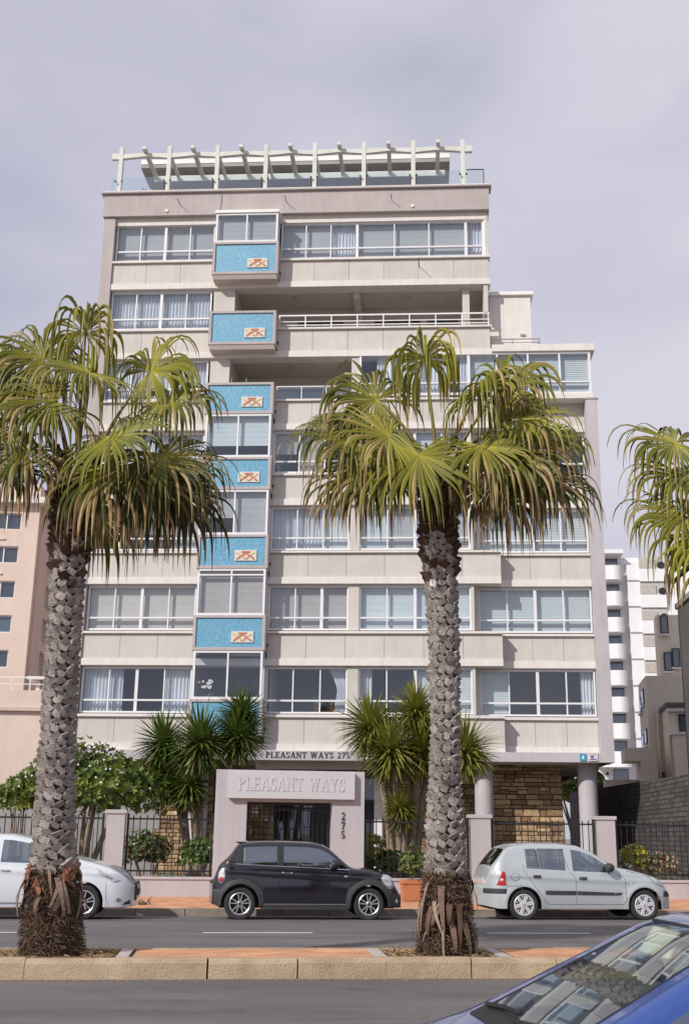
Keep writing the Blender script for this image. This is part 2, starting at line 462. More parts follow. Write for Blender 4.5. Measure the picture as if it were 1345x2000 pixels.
def mosaic_mat():
    mt, n, b = new_mat('blue_mosaic')
    N, K = n.nodes, n.links.new
    t = N.new('ShaderNodeTexCoord')
    mp = N.new('ShaderNodeMapping'); mp.inputs['Rotation'].default_value = (R(90), 0, 0)
    K(t.outputs['Object'], mp.inputs['Vector'])
    v = N.new('ShaderNodeTexVoronoi'); v.inputs['Scale'].default_value = 36; v.inputs['Randomness'].default_value = 0.55
    v.voronoi_dimensions = '2D'; v.distance = 'CHEBYCHEV'
    K(mp.outputs['Vector'], v.inputs['Vector'])
    sp = N.new('ShaderNodeSeparateColor'); K(v.outputs['Color'], sp.inputs['Color'])
    r = N.new('ShaderNodeValToRGB'); e = r.color_ramp.elements
    e[0].position = 0.0; e[0].color = (0.085, 0.27, 0.42, 1)
    e[1].position = 1.0; e[1].color = (0.20, 0.43, 0.57, 1)
    e2 = e.new(0.5); e2.color = (0.125, 0.34, 0.505, 1)
    K(sp.outputs['Red'], r.inputs['Fac'])
    K(r.outputs['Color'], b.inputs['Base Color'])
    b.inputs['Roughness'].default_value = 0.35
    bp = N.new('ShaderNodeBump'); bp.inputs['Strength'].default_value = 0.5; bp.inputs['Distance'].default_value = 0.01; bp.invert = True
    K(v.outputs['Distance'], bp.inputs['Height']); K(bp.outputs['Normal'], b.inputs['Normal'])
    return mt
M['mosaic'] = mosaic_mat()
M['plaque'] = rough_mat('cream_mosaic', (0.52, 0.50, 0.46), (0.74, 0.72, 0.66), 30, 0.6, 0.6, 50)
M['red_tile'] = rough_mat('red_tile', (0.45, 0.12, 0.06), (0.56, 0.22, 0.12), 30, 0.5, 0.4, 50)
M['yellow_tile'] = rough_mat('yellow_tile', (0.58, 0.40, 0.12), (0.68, 0.52, 0.22), 30, 0.5, 0.4, 50)
# ================================================================ setting
rng = random.Random(7)

def strip(name, prof, s0, s1, mat, parent=None, n=40, kind='structure'):
    """sheet swept along the street: prof is a list of (t, z)"""
    mb = MB()
    for i in range(n):
        a, b = s0 + (s1-s0)*i/n, s0 + (s1-s0)*(i+1)/n
        for (t0, z0), (t1, z1) in zip(prof, prof[1:]):
            mb.face([(a, t0, z0), (b, t0, z0), (b, t1, z1), (a, t1, z1)])
    o = mb.build(name, mat, parent, rz=SYAW if parent is None else None)
    if parent is None: tag(o, kind=kind)
    return o

g = MB(); g.face([(-1500,-1500,-0.5),(1500,-1500,-0.5),(1500,1500,-0.5),(-1500,1500,-0.5)])
tag(g.build('ground', M['ground']), kind='structure')
strip('road_far', [(14.3, -0.02), (14.6, 0), (19, 0), (22.7, -0.06), (24.9, -0.14)], -120, 120, M['asphalt'])
strip('road_near', [(3.0, -0.36), (8.0, -0.17), (13.2, 0.0)], -120, 120, M['asphalt'])
strip('promenade', [(-12, -0.15), (3.0, -0.15), (3.0, -0.4)], -120, 120, M['paving'])
strip('forecourt', [(27.9, 0.05), (28.4, 0.06), (120, 0.10)], -120, 120, M['paving'])

# painted lane dashes on the far carriageway
for k in (-2, -1, 0, 1, 2):
    s0 = -0.24 + 4.54*k
    mb = MB(); mb.face([(s0, 18.89, 0.004), (s0+1.72, 18.89, 0.004), (s0+1.72, 19.02, 0.004), (s0, 19.02, 0.004)])
    tag(mb.build('lane_dash', M['roadpaint'], rz=SYAW), kind='structure')

# ---- pavement on the far side with its kerb stones
pav = strip('pavement', [(25.05, -0.008), (28.2, 0.07)], -120, 120, M['paver'])
kb = MB(); kb.box(0, 0.985, 0, 0.15, -0.25, 0.0)
kme = kb.mesh('kerb_stone', M['farkerb'])
for k in range(-14, 22):
    o = link_copy(kme, 'kerb_stone', pav, (k*1.0 + 0.3, 24.9, 0.0 + rng.uniform(-.004, .004)))

# ---- planted median with kerb stones, paving, soil beds and concrete edging
med = tag(empty('median', (0, 0, 0), SYAW), kind='structure')
sb = MB()
def rounded_kerb(L, w, z0, z1, flip=False):
    mb = MB()
    prof = [(0, z0), (0.012, z1-0.05), (0.03, z1-0.015), (0.06, z1), (w, z1), (w, z0)]
    if flip: prof = [(w-a, b) for a, b in prof][::-1]
    nseg = 6
    for i in range(nseg):
        xa, xb = L*i/nseg, L*(i+1)/nseg
        for (a, za), (b, zb) in zip(prof, prof[1:]):
            mb.face([(xa, a, za), (xb, a, za), (xb, b, zb), (xa, b, zb)])
    mb.face([(0, a, b) for a, b in prof]); mb.face([(L, a, b) for a, b in prof][::-1])
    return mb
near = [rounded_kerb(0.953 + d, 0.17, -0.1, 0.205).mesh('kerb_stone', M['kerb']) for d in (0, 0.006, -0.006)]
farm = rounded_kerb(0.95, 0.15, -0.1, 0.20, True).mesh('kerb_stone', M['kerb'])
for k in range(-10, 15):
    link_copy(near[k % 3], 'kerb_stone', med, (-0.09 + 0.963*k + rng.uniform(-.006, .006), 13.08 + rng.uniform(-.008, .008), rng.uniform(-.006, .004)), (0, 0, rng.uniform(-.004, .004)))
    link_copy(farm, 'kerb_stone', med, (0.2 + 0.963*k, 14.27, rng.uniform(-.006, .004)))
beds = [(-3.35, -1.12), (1.93, 3.17), (5.6, 7.9)]
pv = [(-9, -3.55), (-0.93, 1.75), (3.36, 5.42), (8.1, 14)]
for a, b in pv:
    mb = MB(); mb.face([(a, 13.25, .186), (b, 13.25, .186), (b, 14.27, .186), (a, 14.27, .186)])
    mb.build('brick_paving', M['paver'], med)
for a, b in beds:
    mb = MB(); nx, ny = 46, 20
    P = [[(a+(b-a)*i/nx, 13.25+1.02*j/ny, 0.165 + 0.05*noise.noise(Vector((a+(b-a)*i/nx*1.0, 13.25+1.02*j/ny, 3.1))*2.3) + 0.02*noise.noise(Vector((i*.9, j*.9, 1)))) for j in range(ny+1)] for i in range(nx+1)]
    for i in range(nx):
        for j in range(ny): mb.face([P[i][j], P[i+1][j], P[i+1][j+1], P[i][j+1]])
    mb.build('soil_bed', M['soil'], med)
    for e, w in ((a-0.17, 0.14), (b+0.02, 0.13)):
        mb = MB(); mb.box(e, e+w, 13.25, 14.27, 0.05, 0.196)
        mb.build('edging_strip', M['edging'], med)
lm = MB()
for a, b in beds:
    for i in range(1500):
        s, t = rng.uniform(a+.02, b-.02), rng.uniform(13.27, 14.25)
        w, l = rng.uniform(.005, .014), rng.uniform(.012, .04); th = rng.uniform(0, 6.28); tl = rng.uniform(-.5, .5)
        c, n = math.cos(th), math.sin(th); z = 0.182 + rng.uniform(0, .02) + (0.03 if rng.random() < .1 else 0)
        q = [(-l, -w), (l, -w*.6), (l, w*.6), (-l, w)]
        lm.face([(s+x*c-y*n, t+x*n+y*c, z+x*tl*.5+y*.3) for x, y in q])
lit = lm.build('leaf_litter', M['litter'], rz=SYAW)
tag(lit, 'dry brown leaf litter on the soil around the palm bases', 'leaf litter', kind='stuff')

gm = MB()
for i in range(1500):
    s_ = rng.uniform(-8, 12); t_ = 13.075 - abs(rng.gauss(0, .07)) - .012; r_ = rng.uniform(.003, .011) * (1.8 if rng.random() < .05 else 1)
    a_ = rng.uniform(0, 6.28); zz = -(13.2-t_)*.0327
    p_ = [(s_ + r_*math.cos(a_+k*2.094)*1.3, t_ + r_*math.sin(a_+k*2.094), zz+.001) for k in range(3)]
    top_ = (s_, t_, zz + r_*.9)
    for k in range(3): gm.face([p_[k], p_[(k+1) % 3], top_])
tag(gm.build('gutter_grit', M['soil'], rz=SYAW), 'sandy grit along the foot of the median kerb', 'grit', kind='stuff')

# ================================================================ serif lettering
def arc(cx, cy, rx, ry, a0, a1, w0, w1, n=10):
    """crescent stroke: thin at the ends (w0), thick in the middle (w1)"""
    qs = []
    for i in range(n):
        q = []
        for k in (i, i+1):
            f = k/n; a = R(a0+(a1-a0)*f); w = w0+(w1-w0)*math.sin(math.pi*f)
            q.append(((cx+rx*math.cos(a), cy+ry*math.sin(a)), (cx+(rx-w)*math.cos(a), cy+(ry-w*.8)*math.sin(a))))
        qs.append([q[0][0], q[1][0], q[1][1], q[0][1]])
    return qs
def ln(x0, y0, x1, y1, w): return [[(x0-w/2, y0), (x0+w/2, y0), (x1+w/2, y1), (x1-w/2, y1)]]
def rc(x0, y0, x1, y1): return [[(x0, y0), (x1, y0), (x1, y1), (x0, y1)]]
T, H_, SF = 0.15, 0.065, 0.05
def serif(x, y, w=0.30): return rc(x-w/2, y-(SF if y > .5 else 0), x+w/2, y+(0 if y > .5 else SF))
GL = {
 'P': (0.62, rc(.08, 0, .08+T, 1)+serif(.155, 0)+serif(.155, 1)+arc(.22, .74, .36, .26, 95, -95, .05, .15)+rc(.2, .945, .26, 1)),
 'L': (0.62, rc(.08, 0, .08+T, 1)+serif(.155, 1)+rc(.0, 0, .58, SF+.01)+rc(.52, 0, .58, .27)),
 'E': (0.64, rc(.08, 0, .08+T, 1)+rc(.0, 0, .58, SF+.01)+rc(.0, .94, .56, 1)+rc(.2, .48, .44, .54)+rc(.52, 0, .58, .25)+rc(.50, .77, .56, 1)+rc(.40, .40, .44, .62)),
 'A': (0.78, ln(.12, 0, .37, 1, H_+.01)+ln(.64, 0, .40, 1, T+.02)+rc(.2, .30, .56, .355)+serif(.12, 0, .25)+serif(.64, 0, .3)),
 'S': (0.56, arc(.27, .74, .24, .26, 30, 270, .05, .14)+arc(.27, .26, .25, .26, 90, -150, .05, .15)+rc(.46, .70, .50, .97)+rc(.01, .03, .05, .30)),
 'N': (0.80, ln(.14, 0, .14, 1, H_)+ln(.64, 0, .64, 1, H_)+ln(.64, 0, .16, 1, T+.03)+serif(.14, 0, .26)+serif(.64, 1, .26)+serif(.10, 1, .22)),
 'T': (0.66, rc(.25, 0, .25+T, 1)+serif(.325, 0)+rc(0, .94, .65, 1)+rc(0, .74, .05, 1)+rc(.60, .74, .65, 1)),
 'W': (1.04, ln(.30, 0, .13, 1, T)+ln(.32, 0, .50, 1, H_)+ln(.68, 0, .50, 1, T)+ln(.70, 0, .88, 1, H_)+serif(.13, 1, .28)+serif(.50, 1, .22)+serif(.88, 1, .24)),
 'Y': (0.74, rc(.29, 0, .29+T, .48)+serif(.365, 0)+ln(.36, .42, .12, 1, T)+ln(.38, .42, .62, 1, H_)+serif(.12, 1, .27)+serif(.62, 1, .24)),
 '2': (0.56, arc(.26, .72, .23, .28, 165, -35, .06, .15)+ln(.08, .06, .40, .56, .1)+rc(.03, 0, .5, .11)+rc(.46, 0, .5, .24)),
 '7': (0.54, rc(.03, .88, .5, 1)+rc(.03, .72, .07, 1)+ln(.20, 0, .44, .9, .13)),
 '5': (0.56, rc(.09, .88, .46, 1)+rc(.09, .5, .15, 1)+arc(.24, .31, .25, .31, 130, -150, .05, .15)),
 ' ': (0.42, []),
}
def letters(text, x, z, h, w_total, y, depth, mat, parent, vertical=False, gap=0.06):
    """upright serif letters facing -y; each one its own part"""
    adv = [GL[c][0] + gap for c in text]
    kx = w_total / sum(adv) if not vertical else h
    cx = x; cz = z
    for c, a in zip(text, adv):
        if GL[c][1]:
            mb = MB()
            for i, q in enumerate(GL[c][1]):
                pts = [(px*kx, pz*h) for px, pz in q]
                ar = sum(pts[k][0]*pts[(k+1) % 4][1]-pts[(k+1) % 4][0]*pts[k][1] for k in range(4))
                if ar < 0: pts = pts[::-1]
                mb.prism(pts, -depth - 0.0006*(i % 9), 0.0)
            mb.build('letter', mat, parent, loc=(cx, y, cz))
        if vertical: cz -= h*1.22
        else: cx += a*kx

# ================================================================ front boundary: plinth walls, pillars, iron fences, entrance portal
def street_root(name, s, t, z, label, cat, group=None):
    return tag(empty(name, S(s, t, z), SYAW), label, cat, group, 'thing')

def plinth(s0, s1, label):
    r = street_root('plinth_wall', s0, 28.1, 0.05, label, 'wall', 'plinth walls under the fences')
    w = s1-s0
    MB().box(0, w, 0, .22, 0, .40).build('wall', M['lilac'], r)
    MB().box(-.0, w, -.03, .25, .402, .46).build('coping', M['lilac'], r, bevel=.008)
plinth(-9.0, -2.75, 'long low lilac plinth wall mostly hidden behind the white hatchback')
plinth(-2.29, -0.21, 'low lilac plinth wall between left pillar and entrance portal')
plinth(3.38, 6.02, 'low lilac plinth wall behind the potted shrub and right palm')
plinth(6.53, 9.2, 'low lilac plinth wall behind the silver hatchback')
plinth(9.68, 15.0, 'low lilac plinth wall at far right past the last pillar')

def pillar(s0, s1, label):
    r = street_root('gate_pillar', (s0+s1)/2, 28.1, 0.05, label, 'pillar', 'square fence pillars')
    w = (s1-s0)/2
    MB().box(-w+.02, w-.02, -.03, .38, 0, 1.88).build('shaft', M['lilac'], r)
    MB().box(-w-.02, w+.02, -.06, .42, 1.882, 1.97).build('cap', M['lilac'], r, bevel=.008)
pillar(-2.75, -2.29, 'square lilac fence pillar beside the left palm trunk')
pillar(6.02, 6.53, 'square lilac fence pillar just right of the right palm')
pillar(9.2, 9.68, 'square lilac fence pillar in front of the right round column')

bar_me = MB().tube([(0, 0, 0), (0, 0, 1.30)], .012, 6).tube([(0, 0, 1.30), (0, 0, 1.335), (0, 0, 1.385)], [.012, .018, .001], 6).mesh('bar', M['iron'])
def fence(s0, s1, label, top=1.83, step=.15):
    r = street_root('iron_fence', s0, 28.22, 0.5, label, 'fence', 'black iron fence panels')
    w = s1-s0
    for z in (.12, 1.30):
        MB().box(0, w, -.018, .018, z, z+.04).build('rail', M['iron'], r)
    for e in (.03, w-.03):
        MB().box(e-.025, e+.025, -.025, .025, 0, 1.44).build('post', M['iron'], r)
    n = int((w-.12)/step)
    for i in range(1, n+1):
        link_copy(bar_me, 'bar', r, (w*i/(n+1), 0, .04))
fence(-8.9, -2.79, 'black iron fence at left edge behind white hatchback')
fence(-2.27, -0.23, 'black iron fence between left pillar and entrance portal')
fence(3.40, 6.0, 'black iron fence between entrance portal and right palm')
fence(6.55, 9.18, 'black iron fence above the silver hatchback roof')
fence(9.70, 14.6, 'black iron fence at far right before dark brick wall')

po = street_root('entrance_portal', -0.21, 28.0, 0.05, 'lilac entrance portal with raised signboard and number 275', 'portal')
PW = 3.59
MB().box(0, .76, 0, .55, 0, 2.94).build('jamb', M['lilac'], po)
MB().box(2.81, PW, 0, .55, 0, 2.94).build('jamb', M['lilac'], po)
MB().box(.76, 2.81, 0, .55, 2.20, 2.94).build('lintel', M['lilac'], po)
bd = MB().box(.30, 3.34, -.14, -.002, 2.27, 2.91).build('signboard', M['signboard'], po, bevel=.006)
letters('PLEASANT WAYS', .53, 2.45, .31, 2.58, -.14, .010, M['signboard'], bd)
letters('275', 3.03, 1.80, .175, 0, 0, .02, M['letter'], po, vertical=True)
gt = MB()
gt.box(.80, .84, .36, .40, .02, 2.19); gt.box(2.73, 2.77, .36, .40, .02, 2.19); gt.box(.84, 2.73, .36, .40, 2.13, 2.19)
gt.box(.84, 2.73, .36, .40, .05, .10)
ga = gt.build('gate', M['iron'], po)
for z in (1.0, 2.0):
    MB().box(.84, 2.73, .365, .395, z, z+.035).build('gate_rail', M['iron'], ga)
for i in range(1, 16):
    MB().tube([(.84+1.89*i/16, .38, .1), (.84+1.89*i/16, .38, 2.13)], .010, 6).build('gate_bar', M['iron'], ga)
MB().box(1.30, 1.36, .355, .405, .1, 2.13).build('gate_stile', M['iron'], ga)
ic = MB().box(.70, .758, .18, .26, 1.25, 1.55)
MB().box(.755, .80, .20, .30, 1.22, 1.52).build('intercom', M['dark'], po, bevel=.006)
# ================================================================ the apartment block
bl = tag(empty('apartment_building', (0, 37, 0), BYAW), 'tall grey beige apartment block with blue mosaic boxes and rooftop pergola', 'building', kind='thing')
FL = [5.22 + 2.76*k for k in range(7)]                 # sill level of the seven storeys
UL, UR, US, UP = -9.33, 8.1, 4.69, 4.5
rb = random.Random(11)

def bbox(name, mat, u0, u1, y0, y1, z0, z1, bevel=0.0, parent=None):
    return MB().box(u0, u1, y0, y1, z0, z1).build(name, mat, parent or bl, bevel=bevel)

# ---- shell: side walls, back wall, floor slabs, room walls behind the windows
bbox('side_wall', M['taupe'], -9.72, -9.60, .02, 14, 0.05, 23.6)
bbox('side_wall', M['taupe'], 7.98, 8.08, .12, 14, 3.82, 16.2)
bbox('side_wall', M['spandrel'], 4.40, 4.50, 1.9, 14, 18.2, 23.6)
bbox('side_wall', M['spandrel'], 4.40, 4.50, .02, 1.9, 20.7, 23.6)
bbox('back_wall', M['taupe'], -9.6, 7.98, 14, 14.15, 0.05, 18.1)
bbox('back_wall', M['taupe'], -9.6, 4.4, 14, 14.15, 18.1, 23.6)
for k, z in enumerate(FL):
    r_end = 7.97 if k < 5 else 4.39
    bbox('floor_slab', M['room'], -9.59, r_end, .55, 13.98, z-.9, z-.68)
    bbox('room_wall', M['room'], -9.59, r_end, 3.4, 3.5, z-.67, z+1.84)
    for u in (-5.55, -3.0, -.24, 3.8):
        if k in (4, 5) and u > -5.6 and (k == 5 or u < -.3): continue
        bbox('partition_wall', M['room'], u-.05, u+.05, .6, 3.39, z-.67, z+1.84)
bbox('roof_slab', M['taupe'], -9.6, 4.4, .3, 14, 23.62, 24.1)

# ---- pale spandrel panels, ledges and slab bands
def panels(k, u0, u1, n, y=0.0, z0=None, z1=None):
    z = FL[k]
    a, b = (z-.89 if z0 is None else z0), (z-.06 if z1 is None else z1)
    bbox('panel_backing', M['taupe'], u0, u1, y+.03, y+.20, a, b)
    w = (u1-u0)/n
    for i in range(n):
        bbox('spandrel_panel', M['spandrel'], u0+w*i+.006, u0+w*(i+1)-.006, y-.0, y+.028, a+.004, b-.004)
def ledge(k, u0, u1, y=0.0, mat='band'):
    z = FL[k]
    mb = MB(); mb.prism([(y-.09, z-.055), (y-.09, z+.015), (y+.12, z+.06), (y+.30, z+.06), (y+.30, z-.055)], u0, u1, axis='x')
    mb.build('sill_ledge', M[mat], bl)
def band(k, u0, u1, y=0.0, h=.23):
    z = FL[k]-.892
    bbox('slab_band', M['band'], u0, u1, y-.05, y+.5, z-h, z-.002, .006)
bandh = .23
for k in range(7):
    panels(k, UL, -5.5, 3); ledge(k, UL, -5.5); band(k, UL, -3.1)
    if k == 0: band(0, -3.1, US)
    if k < 4:
        panels(k, -3.1, US, 6); ledge(k, -3.1, US)
        panels(k, US, 7.74, 3, .5); ledge(k, US, 7.74, .5); band(k, US, 7.74, .5)
        bbox('step_return', M['spandrel'], US-.03, US, .03, .5, FL[k]-.89, FL[k]-.06)
        if k: band(k, -3.1, US)
    elif k == 4:
        panels(k, -3.1, US, 6); ledge(k, -3.1, US)
        band(k, -3.1, US)
        panels(k, US, 7.74, 3, .5, FL[4]-.89, FL[4]-.06); band(k, US, 7.74, .5)
        bbox('slab_band', M['band'], US, 8.02, -.05, 1.0, FL[4]-.055, FL[4]+.13, .006)
    else:
        panels(k, -3.1, UP, 6); ledge(k, -3.1, UP+.06); band(k, -3.1, UP+.05)
# roof edge of the wider lower part, topped by a terrace
bbox('slab_band', M['band'], UP+.05, 8.14, -.10, 9, 17.99, 18.25, .006)
# lilac frame: pier at left, pier at right, fascia below, parapet above
bbox('pier', M['taupe'], -9.74, UL-.002, -.08, .5, 3.8, 23.62)
bbox('pier', M['lilac'], 7.742, 8.12, -.12, 1.2, 3.8, 16.14)
bbox('pier_cap', M['taupe'], 7.72, 8.16, -.15, .9, 16.142, 16.20)
bbox('fascia', M['lilac'], -9.74, 8.12, -.13, .45, 3.798, 4.095)
bbox('fascia_fillet', M['band'], UL, US, -.08, .45, 4.097, 4.14)
bbox('soffit', M['soffit'], -9.7, 8.05, .45, 9.0, 3.80, 3.9)
bbox('parapet', M['taupe'], -9.80, 4.56, -.16, .25, 23.63, 24.55)
bbox('parapet', M['taupe'], 4.31, 4.56, .25, 13.9, 23.63, 24.55)
bbox('parapet', M['taupe'], -9.80, -9.55, .25, 13.9, 23.63, 24.55)
bbox('coping', M['taupe'], -9.90, 4.66, -.26, .33, 24.552, 24.615, .006)
bbox('coping_top', M['band'], -9.86, 4.62, -.22, .33, 24.617, 24.67, .006)
bbox('lintel_beam', M['band'], UL, UP, .03, .4, 23.33, 23.628)

# ---- windows
def pane(parent, u0, u1, z0, z1, y, mat='glass'):
    mb = MB(); t = rb.uniform(-.004, .004); t2 = rb.uniform(-.004, .004)
    mb.face([(u0, y+t, z0), (u1, y+t2, z0), (u1, y-t, z1), (u0, y-t2, z1)])
    return mb.build('pane', M[mat], parent)
def curtain(parent, u0, u1, z0, z1, y, mat='curtain', amp=.035, per=.11):
    mb = MB(); n = max(6, int((u1-u0)/.018)); ph = rb.uniform(0, 6)
    top = [(u0+(u1-u0)*i/n, y+amp*math.sin(ph+6.283*(u0+(u1-u0)*i/n)/per+1.3*math.sin(i*.13)), 0) for i in range(n+1)]
    for i in range(n):
        (a, ya, _), (b, yb, _) = top[i], top[i+1]
        mb.face([(a, ya, z0), (b, yb, z0), (b, yb, z1), (a, ya, z1)])
    mb.build('curtain', M[mat], parent, smooth=True)
def tieback(parent, u0, u1, z0, z1, y):
    """curtain gathered to one side, wide at the top"""
    mb = MB(); n, m_ = 22, 14
    def P(i, j):
        f = j/m_; g = 1-f
        lo = u0 + (u1-u0)*(.50*(1-abs(2*g-1.0)**1.5) if g < .62 else .45*(1-(g-.62)))*(1 if g < 1 else 0)
        u = lo + (u1-lo)*i/n
        return (u, y+.03*math.sin(i*1.4), z0+(z1-z0)*f)
    for i in range(n):
        for j in range(m_): mb.face([P(i, j), P(i+1, j), P(i+1, j+1), P(i, j+1)])
    mb.build('curtain', M['curtain'], parent, smooth=True)
def blind(parent, u0, u1, z0, z1, y, mat):
    mb = MB(); n = 12
    for i in range(n):
        a, b = z0+(z1-z0)*i/n, z0+(z1-z0)*(i+1)/n
        mb.face([(u0, y+.006*(i % 2), a), (u1, y+.006*(i % 2), a), (u1, y+.006*((i+1) % 2), b), (u0, y+.006*((i+1) % 2), b)])
    mb.build('blind', M[mat], parent)
def slats(parent, u0, u1, z0, z1, y, step=.055, tilt=.030):
    mb = MB(); z = z0
    while z < z1:
        mb.face([(u0, y, z), (u1, y, z), (u1, y+.012, z+step*.92), (u0, y+.012, z+step*.92)]); z += step
    mb.build('blind', M['slat_blind'], parent)

def window(u0, u1, z0, z1, cols, y=.16, tz=.42, fill=None, thick=(), name='window', parent=None, fr=.055, mw=.042, toptz=None, mat='frame', glass='glass'):
    """aluminium window: frame mesh, every pane, and what hangs behind each column"""
    f = MB(); d0, d1 = y-.045, y+.045
    f.box(u0, u1, d0, d1, z1-fr, z1).box(u0, u1, d0, d1, z0, z0+fr).box(u0, u0+fr, d0, d1, z0+fr, z1-fr).box(u1-fr, u1, d0, d1, z0+fr, z1-fr)
    xs = [u0+fr] + list(cols) + [u1-fr]
    zt = z0+tz if tz else None
    for i, c in enumerate(cols):
        w = .05 if i in thick else mw/2
        f.box(c-w, c+w, d0+.004, d1-.004, z0+fr, z1-fr)
    if zt: f.box(u0+fr, u1-fr, d0-.006, d1+.006, zt-.028, zt+.028)
    if toptz: f.box(u0+fr, u1-fr, d0-.006, d1+.006, z1-toptz-.025, z1-toptz+.025)
    w = f.build(name, M[mat], parent or bl)
    for i in range(len(xs)-1):
        a, b = xs[i]+.012, xs[i+1]-.012
        if zt:
            pane(w, a, b, z0+fr-.01, zt-.02, y, glass); pane(w, a, b, zt+.02, z1-fr+.01, y-.012*(i % 2), glass)
        else:
            pane(w, a, b, z0+fr-.01, z1-fr+.01, y, glass)
        k = (fill[i] if fill and i < len(fill) else None)
        if not k: continue
        yb = y+.16; A, B = xs[i]-.01, xs[i+1]+.01
        if k == 'c': curtain(w, A, B, z0+.02, z1-.02, yb+.05)
        elif k == 'cl': curtain(w, A, A+(B-A)*.45, z0+.02, z1-.02, yb+.05)
        elif k == 'cr': curtain(w, B-(B-A)*.45, B, z0+.02, z1-.02, yb+.05)
        elif k == 'ct': tieback(w, A+(B-A)*.3, B, z0+.02, z1-.02, yb+.05)
        elif k == 's': slats(w, A, B, z0+.03, z1-.03, yb)
        elif k == 'sh': slats(w, A, B, z0+.03, z1-.03, yb, .07, .05)
        elif k[0] == 'b':
            mt = {'b': 'beige_blind', 'g': 'grey_blind', 't': 'taupe_blind', 'p': 'pale_blind'}[k[1]]
            lo = z0+.03 if len(k) < 3 else z0+(z1-z0)*int(k[2])/10
            blind(w, A, B, lo, z1-.03, yb, mt)
    return w
def even(u0, u1, n): return [u0+(u1-u0)*i/n for i in range(1, n)]

LW, A0, A1, B0, B1, C0, C1 = (-9.29, -5.58), -3.11, -.42, -.06, 3.68, 3.96, 7.72
zw = lambda k: (FL[k]+.085, FL[k]+1.60)
fillL = [['c', 'cl', None, 'c'], ['bb', 'bb', 'bb', 'bb'], ['bb3', None, 'bg4', 'bg'], ['bp', 'bg', 'bp', 'c'], ['c', 'c', 'c', 'c'], ['c', 'c', 'c', 'c'], ['bg', 'bg', 'bg', 'bg']]
for k in range(7):
    window(*LW, *zw(k), even(*LW, 4), fill=fillL[k], thick=(1,) if k in (0, 1, 5, 6) else ())
fillA = [[None, None, 'ct'], ['bt', 'bt', 'bt'], ['c', 'c', 'bp'], ['bg5', 'bg', None]]
fillB = [['cl', None, 'sh', 'sh'], ['bp', 'bp', 'bp', 'bp'], ['bp', 'bg', 'bp', 'bg'], ['bg', None, 'bp', 'bg']]
fillC = [['sh', None, None, 'cr'], ['s', 's', 's', 's'], ['bp', 'bp', 's', 's'], ['bg', None, 'bg', None]]
for k in range(4):
    window(A0, A1, *zw(k), even(A0, A1, 3), fill=fillA[k], thick=(1,) if k == 1 else ())
    window(B0, B1, *zw(k), even(B0, B1, 4), fill=fillB[k], thick=(1,))
    window(C0, C1, *zw(k), even(C0, C1, 4), y=.62, fill=fillC[k], thick=(1,))
    bbox('window_pier', M['spandrel'], A1+.002, B0-.002, .06, .5, zw(k)[0]-.02, FL[k]+1.64)
    bbox('window_pier', M['spandrel'], B1+.002, B1+.10, .06, .56, zw(k)[0]-.02, FL[k]+1.64)
    bbox('window_pier', M['spandrel'], B1+.10, C0-.002, .42, .9, zw(k)[0]-.02, FL[k]+1.64)
    bbox('window_pier', M['spandrel'], -3.22, A0-.002, .06, .5, zw(k)[0]-.02, FL[k]+1.64)
    bbox('window_head', M['spandrel'], UL, -5.5, .06, .45, FL[k]+1.602, FL[k]+1.70)
    bbox('window_head', M['spandrel'], -3.11, 3.76, .07, .45, FL[k]+1.602, FL[k]+1.70)
    bbox('window_head', M['spandrel'], 3.97, 7.74, .57, .95, FL[k]+1.602, FL[k]+1.70)
for k in (4, 5):
    bbox('window_head', M['spandrel'], UL, -5.5, .06, .45, FL[k]+1.602, FL[k]+1.70)
# storey five: open balcony, then a white glazed enclosure running to the right end
e5 = (-.14, 7.98)
window(*e5, FL[4]+.135, 17.985, [.92, 1.98, 3.04, 3.72, 4.72, 5.8, 6.9], y=.02, tz=.45, fill=['cr', 'bp', 'c', 'cr', 'sh', 's', 's', 'sh'], thick=(3,), fr=.075, mw=.06)
bbox('end_wall', M['white'], 7.90, 7.975, .10, 3.4, FL[4]+.135, 17.985)
bbox('enclosure_wall', M['spandrel'], -.42, -.145, .02, 3.4, FL[4]+.065, 17.90)
# storey seven right: long window band
window(-3.1, 4.34, FL[6]+.085, 23.33, [-2.18, -1.26, -.29, 1.08, 2.35, 3.70], fill=['bg', 'bg', 'c', 'bg', 'bg', 'bg', 'c'], thick=(2, 5))
bbox('window_pier', M['white'], 4.342, 4.50, .06, .5, FL[6]+.07, 23.33)

# ---- the open balconies of storeys five and six
for k, (ua, ub) in ((5, (-4.72, 4.44)), (4, (-4.80, -.43))):
    z = FL[k]
    bbox('balcony_floor', M['soffit'], ua-.7, ub, .2, 2.2, z-.66, z-.56)
    bbox('balcony_back_wall', M['spandrel'], ua-.4, ub, 2.0, 2.1, z-.55, z+1.86)
    bbox('balcony_side_wall', M['spandrel'], -5.5, ua, .06, .5, z+.47, z+1.64)
    bbox('balcony_side_wall', M['spandrel'], ua-.12, ua-.002, .5, 2.0, z-.55, z+1.86)
    bbox('balcony_ceiling', M['soffit'], ua-.1, ub, .5, 1.99, z+1.70, z+1.86)
    for u in ((-2.6, 1.5) if k == 5 else (-2.65,)):
        MB().lathe([(0, 0), (.11, 0), (.13, .03), (.13, .06)], 16).build('ceiling_lamp', M['edging'], bl, smooth=True, loc=(u, 1.0, z+1.63))
    # sliding doors in the back wall
    wd = [(-2.6, -.9), (.3, 2.0), (2.3, 3.4)] if k == 5 else [(-3.6, -1.4)]
    for a, b in wd:
        window(a, b, z-.5, z+1.2, even(a, b, 2), y=1.95, tz=None, fill=[None, 'c'], name='balcony_door', glass='bluegrey_glass', mat='dark')
